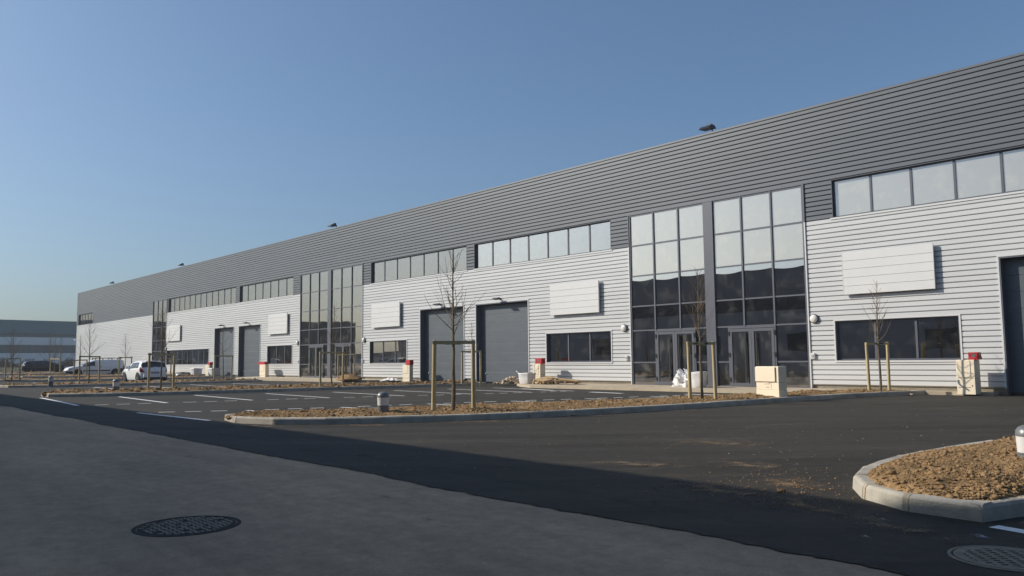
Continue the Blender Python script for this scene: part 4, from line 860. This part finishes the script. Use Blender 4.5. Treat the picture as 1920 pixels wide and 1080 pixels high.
for k, (x, y, z, a, L) in enumerate([(-30.6, 31.0, 0.44, 0.15, 1.9), (-30.3, 31.2, 0.40, 0.3, 1.6), (-29.9, 31.0, 0.36, 0.05, 1.4)]):
    o = MB().box(-L / 2, L / 2, -0.06, 0.06, 0, 0.03).build('loose_plank', M['wood']); o.location = (x, y, z); o.rotation_euler = (0, R(4), a)
    tag(o, ('long loose plank lying across the timber pallets', 'middle loose plank resting on the timber pallets', 'short loose plank at the right end of the pallets')[k], 'plank')
t = thing('plastic_sheeting', 'crumpled white plastic sheeting heaped before the near glass doors', 'plastic sheeting', (-22.75, 31.6, 0.125)); crumple(MB(), (0, 0, 0), 0.70, 0.45, 0.66, 21, 0.55, 26, 14, True).build('sheeting', M['sack'], t, False)
bag(-21.75, 31.05, 0.85, 0.75, 0.72, 8, label='full white builder\'s sack next to the crumpled plastic sheeting')
t = thing('black_bag', 'black rubbish bag lying beyond the hatchback', 'bag', (-79.4, 28.6, gz(-79.4) + 0.0)); crumple(MB(), (0, 0, 0), 1.1, 0.8, 0.52, 31, 0.25, 18, 10).build('bag', M['black_bag'], t, True); MB().tube([(-0.9, 0, 0.2), (-1.15, 0, 0.3), (-1.25, 0, 0.28)], [0.1, 0.06, 0.1], 6).build('bag_neck', M['black_bag'], t)
bag(-78.3, 29.4, 1.3, 1.0, 0.72, 12, label='left open white sack behind the black rubbish bag'); bag(-76.9, 30.6, 1.35, 1.0, 0.74, 14, label='right open white sack near the farthest cream cabinet')
t = thing('plastic_sheeting', 'small white plastic sheet on the pavement right of the middle entrance', 'plastic sheeting', (-48.3, 31.9, 0.10)); crumple(MB(), (0, 0, 0), 0.9, 0.4, 0.17, 41, 0.5, 18, 6, True).build('sheeting', M['sack'], t)
t = thing('soil_mound', 'small brown mound of soil at the foot of the pavement tree', 'soil mound', (-51.3, 30.3, 0.12)); crumple(MB(), (0, 0, 0), 1.2, 0.8, 0.42, 43, 0.3, 18, 8).build('mound', M['soil'], t, True)

# ------------------------------------------------------------------ vehicles: lofted shells with glass, wheels and lights laid on
def vehicle(name, label, cat, loc, rz, L, W, prof_t, prof_b, belt, paint, wheels, wr, tumble=0.17, win=(), lights=(), extras=None):
    t = thing(name, label, cat, loc, rz)
    def ip(pr, x):
        for (x0, z0), (x1, z1) in zip(pr[:-1], pr[1:]):
            if x0 <= x <= x1: return z0 + (z1 - z0) * (x - x0) / max(1e-6, x1 - x0)
        return pr[-1][1]
    def S(x, s, off=0.0):                              # s 0..1 from sill to roof centre on one side
        zt, zb, bl = ip(prof_t, x), ip(prof_b, x), ip(belt, x)
        e = min(x, L - x) / L; hw = W / 2 * (1 - 0.30 * max(0, 1 - e / 0.10) ** 2.2)
        bl = min(bl, zt - 0.02); rise = max(0.0, zt - bl - 0.04); tw = tumble * min(1, rise / 0.5) * W / 2 + 0.02
        keys = [(0, (hw * 0.95, zb)), (0.12, (hw * 0.985, zb + (bl - zb) * .2)), (0.32, (hw, zb + (bl - zb) * .62)), (0.48, (hw * 0.985, bl)), (0.56, (hw * 0.975 - tw * .12, bl + rise * .15)), (0.80, (hw * 0.97 - tw, zt - 0.07 * min(1, rise * 2) - 0.004)), (0.88, (hw * 0.90 - tw, zt - 0.015)), (1.0, (0, zt + 0.01))]
        for (s0, p0), (s1, p1) in zip(keys[:-1], keys[1:]):
            if s0 <= s <= s1:
                k = (s - s0) / (s1 - s0); y, z = p0[0] + (p1[0] - p0[0]) * k, p0[1] + (p1[1] - p0[1]) * k; break
        return y, z
    SS = [0, .06, .12, .22, .32, .40, .48, .56, .64, .72, .80, .84, .88, .94, 1.0]
    base = sorted(set([p[0] for p in prof_t] + [p[0] for p in prof_b] + [L * i / 44 for i in range(45)]))
    base = [x for i, x in enumerate(base) if i == 0 or x - base[i - 1] > 0.012]
    cols = len(SS) * 2 - 1; mb = MB()
    for x in base:
        for s in SS: y, z = S(x, s); mb.v.append((x, y, z))
        for s in SS[-2::-1]: y, z = S(x, s); mb.v.append((x, -y, z))
    for i in range(len(base) - 1):
        for j in range(cols - 1): mb.f.append((i * cols + j, i * cols + j + 1, (i + 1) * cols + j + 1, (i + 1) * cols + j))
        mb.f.append((i * cols, (i + 1) * cols, (i + 2) * cols - 1, (i + 1) * cols - 1))
    mb.f.append(tuple(range(cols))); mb.f.append(tuple(len(mb.v) - cols + k for k in range(cols - 1, -1, -1)))
    mb.build('body', M[paint], t, True)
    def patch(nm, m, x0, x1, s0, s1, sides=(1, -1), sx0=None, sx1=None, off=0.006, nx=8, ns=5, across=False):
        for sd in ((0,) if across else sides):
            b_ = MB(); r_ = []
            for i in range(nx + 1):
                for j in range(ns + 1):
                    v = j / ns; u = i / nx
                    if across:                         # wraps from one side over the top to the other
                        x = x0 + (x1 - x0) * v; a = -1 + 2 * u; s = 1 - (1 - s0) * abs(a); y, z = S(x, s); y = y * (1 if a > 0 else -1)
                        b_.v.append((x - off * (1 if x1 < L / 2 else -1), y, z + off))
                    else:
                        xa = x0 + ((sx0 if sx0 is not None else x0) - x0) * v; xb = x1 + ((sx1 if sx1 is not None else x1) - x1) * v; x = xa + (xb - xa) * u; y, z = S(x, s0 + (s1 - s0) * v); b_.v.append((x, (y + off) * sd, z))
            for i in range(nx):
                for j in range(ns): b_.f.append((i * (ns + 1) + j, (i + 1) * (ns + 1) + j, (i + 1) * (ns + 1) + j + 1, i * (ns + 1) + j + 1))
            o = b_.build(nm, M[m], t, True); md = o.modifiers.new('thick', 'SOLIDIFY'); md.thickness = 0.012; md.offset = 0
    for a in win: patch('window', 'car_glass', **a)
    for nm, m, a in lights: patch(nm, m, **a)
    for x in wheels:
        for sd in (1, -1):
            y = sd * (W / 2 * 0.985); ring = MB(); ring.lathe([(wr * 0.62, -0.11), (wr * 0.93, -0.11), (wr, -0.08), (wr, 0.08), (wr * 0.93, 0.11), (wr * 0.62, 0.105)], 28); o = ring.build('tyre', M['tyre'], t, True); o.location = (x, sd * (W / 2 - 0.075), wr); o.rotation_euler = (R(-90 * sd), 0, 0)
            rm = MB(); rm.lathe([(wr * 0.64, 0.0), (wr * 0.64, 0.10), (wr * 0.55, 0.085), (wr * 0.2, 0.10), (wr * 0.18, 0.115), (0.01, 0.115)], 20)
            q = rm.build('rim', M['rim'], o, True); q.location = (0, 0, 0)
            sp = MB()
            for k in range(6):
                a = k * math.pi / 3; c, s_ = math.cos(a), math.sin(a); sp.tube([(c * wr * .2, s_ * wr * .2, 0.098), (c * wr * .55, s_ * wr * .55, 0.095)], [0.02, 0.03], 4)
            sp.build('spokes', M['tyre'], o)
            ar = MB(); pts = [(x + (wr + 0.055) * math.cos(R(a)), sd * (W / 2 + 0.006), wr + (wr + 0.055) * math.sin(R(a))) for a in range(-10, 191, 20)]; ar.tube(pts, 0.03, 5); ar.build('wheel_arch', M['trim_black'], t, True)
            wd = MB(); wd.lathe([(wr + 0.05, 0), (wr + 0.05, 0.012), (0.01, 0.012)], 24); o2 = wd.build('wheel_well', M['tyre'], t); o2.location = (x, sd * (W / 2 + 0.004), wr + 0.02); o2.rotation_euler = (R(-90 * sd), 0, 0); o2.scale = (1, 1, 0.3)
    for sd in (1, -1):
        mx = extras['mirror']; y, z = S(mx, 0.56); MB().cbox(mx - 0.06, mx + 0.10, min(sd * (y + 0.02), sd * (y + 0.22)), max(sd * (y + 0.02), sd * (y + 0.22)), z - 0.02, z + 0.15, 0.03).build('mirror', M[extras.get('mirror_m', paint)], t)
    return t, S
# white hatchback, tail to the camera
hb, S = vehicle('white_hatchback', 'white three door hatchback parked tail on in the left car park', 'car', (-65.0, 21.25, 0.0), R(183), 4.3, 2.10,
    [(0, 0.80), (0.05, 0.92), (0.10, 0.98), (0.42, 1.40), (0.62, 1.475), (1.3, 1.515), (2.2, 1.47), (2.55, 1.38), (3.35, 1.02), (3.9, 0.90), (4.2, 0.74), (4.3, 0.55)],
    [(0, 0.36), (0.3, 0.28), (0.5, 0.22), (3.9, 0.20), (4.3, 0.28)], [(0, 0.85), (0.4, 0.99), (2.6, 0.93), (3.4, 0.90), (4.3, 0.7)], 'white_paint', (0.72, 3.45), 0.33,
    win=[dict(x0=0.17, x1=0.42, s0=0.70, s1=1, across=True, nx=12), dict(x0=0.75, x1=1.30, s0=0.53, s1=0.78, sx0=0.95, sx1=1.30), dict(x0=1.38, x1=2.75, s0=0.53, s1=0.78, sx0=1.38, sx1=2.30), dict(x0=2.62, x1=3.22, s0=0.62, s1=1, across=True, nx=10)],
    lights=[('tail_light', 'tail_red', dict(x0=0.03, x1=0.36, s0=0.36, s1=0.60, sx0=0.16, sx1=0.46, off=0.01)), ('head_light', 'head_glass', dict(x0=3.7, x1=4.15, s0=0.36, s1=0.5, off=0.01))], extras=dict(mirror=2.75))
MB().cbox(-0.05, 0.02, -0.30, 0.30, 0.62, 0.75, 0.01).build('number_plate', M['plate'], hb); MB().cbox(-0.07, 0.10, -0.86, 0.86, 0.38, 0.62, 0.03).build('rear_bumper', M['white_paint'], hb); MB().cbox(-0.03, 0.5, -0.80, 0.80, 0.26, 0.38, 0.03).build('bumper_valance', M['trim_black'], hb)
MB().cbox(0.30, 0.55, -0.62, 0.62, 1.45, 1.50, 0.02).build('roof_spoiler', M['white_paint'], hb); MB().tube([(0.16, -0.05, 1.02), (0.14, 0.25, 1.05), (0.16, 0.5, 1.10)], 0.014, 5).build('rear_wiper', M['trim_black'], hb); k = MB().lathe([(0.06, 0), (0.05, 0.02)], 12).build('badge', M['rim'], hb); k.location = (0.06, 0, 0.90); k.rotation_euler = (0, R(-90), 0)
MB().box(-0.02, 0.06, 0.35, 0.62, 0.42, 0.47).build('reflector', M['tail_red'], hb)
hb.scale = (1, 1, 1.13)
# white van with roof rack
va, S = vehicle('white_van', 'white panel van with black side strip and roof rack parked on the left', 'van', (-90.2, 26.2, gz(-90) - 0.10), R(268), 5.7, 2.0,
    [(0, 1.25), (0.06, 1.52), (0.25, 1.62), (1.2, 1.66), (3.0, 1.62), (3.35, 1.52), (4.25, 1.08), (5.0, 1.00), (5.5, 0.86), (5.7, 0.62)],
    [(0, 0.42), (0.4, 0.28), (5.2, 0.26), (5.7, 0.34)], [(0, 1.0), (2.9, 1.0), (4.2, 0.98), (5.7, 0.8)], 'white_paint', (1.0, 4.65), 0.35,
    win=[dict(x0=3.0, x1=4.0, s0=0.54, s1=0.78, sx0=3.0, sx1=3.42), dict(x0=3.46, x1=4.18, s0=0.62, s1=1, across=True, nx=10)],
    lights=[('head_light', 'head_glass', dict(x0=5.15, x1=5.6, s0=0.36, s1=0.50, off=0.01)), ('tail_light', 'tail_red', dict(x0=0.03, x1=0.16, s0=0.30, s1=0.60, off=0.01)), ('side_strip', 'trim_black', dict(x0=1.5, x1=4.15, s0=0.20, s1=0.27, off=0.012, nx=10)), ('side_strip', 'trim_black', dict(x0=0.05, x1=0.5, s0=0.10, s1=0.36, off=0.012, nx=4)), ('front_bumper', 'trim_black', dict(x0=5.0, x1=5.66, s0=0.04, s1=0.26, off=0.014, nx=6))], extras=dict(mirror=3.9, mirror_m='trim_black'))
rk = MB(); rk.tube([(0.3, -0.6, 1.80), (3.0, -0.6, 1.80)], 0.025, 5); rk.tube([(0.3, 0.6, 1.80), (3.0, 0.6, 1.80)], 0.025, 5)
for x in (0.4, 1.3, 2.2, 2.9): rk.tube([(x, -0.72, 1.78), (x, 0.72, 1.78)], 0.025, 5); [rk.box(x - 0.04, x + 0.04, y - 0.03, y + 0.03, 1.60, 1.79) for y in (-0.66, 0.66)]
rk.build('roof_rack', M['trim_black'], va); MB().cbox(5.62, 5.76, -0.78, 0.78, 0.36, 0.62, 0.03).build('front_bumper', M['trim_black'], va); MB().box(2.35, 2.5, 0.995, 1.03, 0.93, 0.98).build('door_handle', M['trim_black'], va); MB().box(2.35, 2.5, -1.03, -0.995, 0.93, 0.98).build('door_handle', M['trim_black'], va)
va.scale = (0.95, 1, 1.04)
# black people carrier beyond
bc, S = vehicle('black_people_carrier', 'black five door people carrier parked beyond the white van', 'car', (-118.2, 22.2, gz(-117) - 0.10), R(88), 5.3, 2.0,
    [(0, 0.85), (0.06, 1.05), (0.15, 1.20), (0.45, 1.50), (0.8, 1.56), (2.0, 1.60), (2.9, 1.53), (3.3, 1.43), (4.3, 1.02), (4.9, 0.92), (5.2, 0.76), (5.3, 0.55)],
    [(0, 0.36), (0.4, 0.25), (4.9, 0.23), (5.3, 0.3)], [(0, 0.95), (0.6, 1.02), (3.3, 0.98), (5.3, 0.75)], 'black_paint', (0.95, 4.3), 0.36,
    win=[dict(x0=0.22, x1=0.44, s0=0.62, s1=1, across=True, nx=10), dict(x0=0.75, x1=1.3, s0=0.54, s1=0.78, sx0=0.9, sx1=1.3), dict(x0=1.36, x1=2.3, s0=0.54, s1=0.78), dict(x0=2.37, x1=3.6, s0=0.54, s1=0.78, sx0=2.37, sx1=3.05), dict(x0=3.4, x1=4.1, s0=0.62, s1=1, across=True, nx=8)],
    lights=[('tail_light', 'tail_red', dict(x0=0.04, x1=0.3, s0=0.38, s1=0.66, sx0=0.2, sx1=0.45, off=0.012)), ('head_light', 'head_glass', dict(x0=4.7, x1=5.15, s0=0.36, s1=0.5, off=0.012))], extras=dict(mirror=3.5))
MB().cbox(-0.05, 0.03, -0.3, 0.3, 0.6, 0.73, 0.01).build('number_plate', M['plate'], bc); MB().cbox(-0.06, 0.12, -0.8, 0.8, 0.36, 0.6, 0.03).build('rear_bumper', M['black_paint'], bc)

# ------------------------------------------------------------------ street lamp, far building, brush
t = thing('street_lamp', 'slim street lamp with white head at the far corner of the warehouse', 'street lamp', (-153.5, 37.4, 0.48)); MB().tube([(0, 0, -0.2), (0, 0, 2.5), (0, 0, 5.0)], [0.13, 0.12, 0.10], 8).build('pole', M['galv'], t, True)
MB().tube([(0, 0, 4.95), (-0.2, -0.15, 5.1), (-0.5, -0.45, 5.15)], 0.04, 6).build('arm', M['galv'], t); k = MB().lathe([(0.04, 0), (0.22, 0.03), (0.30, 0.08), (0.24, 0.2), (0.05, 0.26)], 14).build('lamp_head', M['white_plastic'], t, True); k.location = (-0.5, -0.45, 5.05)
fb = thing('far_warehouse', 'far low warehouse with teal upper band and grey lower walls at the left edge', 'warehouse', (-234.4, 39.0, 0)); fb.rotation_euler = (0, 0, math.atan2(17.9, -2.6))
LA, LB = -60.0, 70.0
MB().box(LA, LB, 0.3, 40, 0, 12.4).build('core', M['far_light'], fb)
MB().box(LA, LB, -0.25, 0.29, 9.52, 12.7).build('teal_band', M['teal'], fb)
MB().box(LA, LB, 0.0, 0.29, 6.55, 8.50).build('wall_band', M['far_light'], fb); MB().box(LA, LB, 0.0, 0.29, 0.0, 4.45).build('wall_band', M['far_light'], fb)
MB().box(LA, LB, -0.3, 0.3, 12.702, 12.82).build('parapet_coping', M['teal'], fb)
for z0, z1, wv in ((8.52, 9.5, 4.2), (4.47, 6.53, 2.7)):
    n = int((LB - LA) / wv); fr = MB(); fr.box(LA, LB, 0.05, 0.16, z0, z0 + 0.12); fr.box(LA, LB, 0.05, 0.16, z1 - 0.12, z1)
    o = fr.build('window_band', M['far_dark'], fb)
    for i in range(n): MB().box(LA + i * wv + 0.09, LA + (i + 1) * wv - 0.09, 0.14, 0.27, z0 + 0.121, z1 - 0.121).build('pane', M['far_glass'], o)
    mm_ = MB(); [mm_.box(LA + i * wv - 0.088, LA + i * wv + 0.088, 0.06, 0.15, z0 + 0.121, z1 - 0.121) for i in range(1, n)]; mm_.build('mullions', M['far_dark'], o)
def far_tree(x, y, h, seed, label, n=46):
    t = thing('bare_tree', label, 'tree', (x, y, 0.4), 0, 'bare trees before the far warehouse'); a, b = MB(), MB(); grow(a, b, h, seed, 0.16, 0.42, n, 0.12); a.build('trunk', M['bark'], t, True); b.build('crown', M['brush'], t, True)
def on_px(d, ang): return (-d * math.sin(R(ang)), d * math.cos(R(ang)))
for d, ang, h, s, lab in ((165, 79.9, 6.0, 201, 'bare tree at the far left edge before the far warehouse'), (160, 77.9, 6.8, 202, 'bushy bare tree above the black car before the far warehouse'), (172, 77.3, 6.2, 203, 'slender bare tree right of the bushy one before the far warehouse'), (168, 76.3, 6.0, 204, 'bare tree beside the street lamp before the far warehouse'), (176, 75.8, 6.3, 205, 'bare tree nearest the far corner of the long warehouse')):
    far_tree(*on_px(d, ang), h, s, lab)
hd = MB(); rg = random.Random(77)
for k in range(5200):
    d = rg.uniform(168, 190); a = rg.uniform(74.6, 83); x, y = on_px(d, a); h = rg.uniform(0.6, 2.3) * (0.6 + 0.6 * abs(pnoise((a * 1.4, 0, 0)) + 0.4)); dx, dy = rg.uniform(-0.6, 0.6), rg.uniform(-0.6, 0.6)
    hd.tube([(x, y, 0.4), (x + dx * .5, y + dy * .5, 0.4 + h * .55), (x + dx, y + dy, 0.4 + h)], [0.04, 0.03, 0.012], 3, False)
tag(hd.build('brushwood', M['brush']), 'brown leafless undergrowth before the far warehouse', kind='stuff')
gs = MB(); rg = random.Random(78)
for k in range(6000):
    d = rg.uniform(150, 172); a = rg.uniform(75.2, 83); x, y = on_px(d, a); h = rg.uniform(0.15, 0.75); dx, dy = rg.uniform(-.2, .2), rg.uniform(-.2, .2)
    gs.add([(x - 0.06, y, 0.5), (x + 0.06, y + 0.03, 0.5), (x + dx, y + dy, 0.5 + h)], [(0, 1, 2)])
tag(gs.build('rough_grass', M['grass']), 'rough winter grass along the verge', kind='stuff')

# ------------------------------------------------------------------ buildings across the road, seen only in the glass and as shade on the road
def hall(name, label, x0, x1, y0, y1, h, win=True):
    t = thing(name, label, 'building', ((x0 + x1) / 2, y1, 0)); W = (x1 - x0) / 2; D = y1 - y0
    MB().box(-W, W, -D, -0.3, 0, h - 0.15).build('core', M['inside'], t)
    MB().box(-W, W, -0.29, 0.0, h * 0.60, h).build('upper_cladding', M['dark_clad'], t)
    lo = MB(); n = max(1, int(2 * W / 12)); s = 2 * W / n; z1 = h * 0.598
    for i in range(n):
        a = -W + i * s; lo.box(a, a + s * .3, -0.29, -0.01, 0, z1); lo.box(a + s * .7, a + s, -0.29, -0.01, 0, z1); lo.box(a + s * .3 + .001, a + s * .7 - .001, -0.288, -0.012, 0, h * .18); lo.box(a + s * .3 + .001, a + s * .7 - .001, -0.288, -0.012, h * .38, z1)
    lo.build('lower_cladding', M['light_clad'], t)
    for i in range(n): MB().box(-W + i * s + s * .3, -W + i * s + s * .7, -0.2, -0.1, h * .182, h * .378).build('window', M['far_glass'], t)
    MB().box(-W, W, -D, 0.03, h + 0.002, h + 0.1).build('roof', M['roofing'], t)
hall('facing_hall', 'dark grey hall across the road that shades the foreground', -103, 55, -40, -2.9, 9.85)
hall('neighbour_hall', 'further hall across the road seen mirrored in the farthest glass entrance', -262, -185, -45, -8, 11.4)
hall('low_hall', 'low hall far across the road mirrored in the middle glass entrance', -430, -160, -125, -105, 4.6)

# ------------------------------------------------------------------ thin haze over the whole place
mh = bpy.data.materials.new('haze'); mh.use_nodes = True; n = mh.node_tree.nodes; n.remove(n['Principled BSDF'])
pv = n.new('ShaderNodeVolumePrincipled'); pv.inputs['Density'].default_value = 0.0005; pv.inputs['Color'].default_value = (0.88, 0.93, 1.0, 1); pv.inputs['Anisotropy'].default_value = 0.2
mh.node_tree.links.new(pv.outputs[0], n['Material Output'].inputs['Volume'])
tag(MB().box(-760, 560, -760, 960, -1.2, 16).build('haze', mh), kind='stuff')
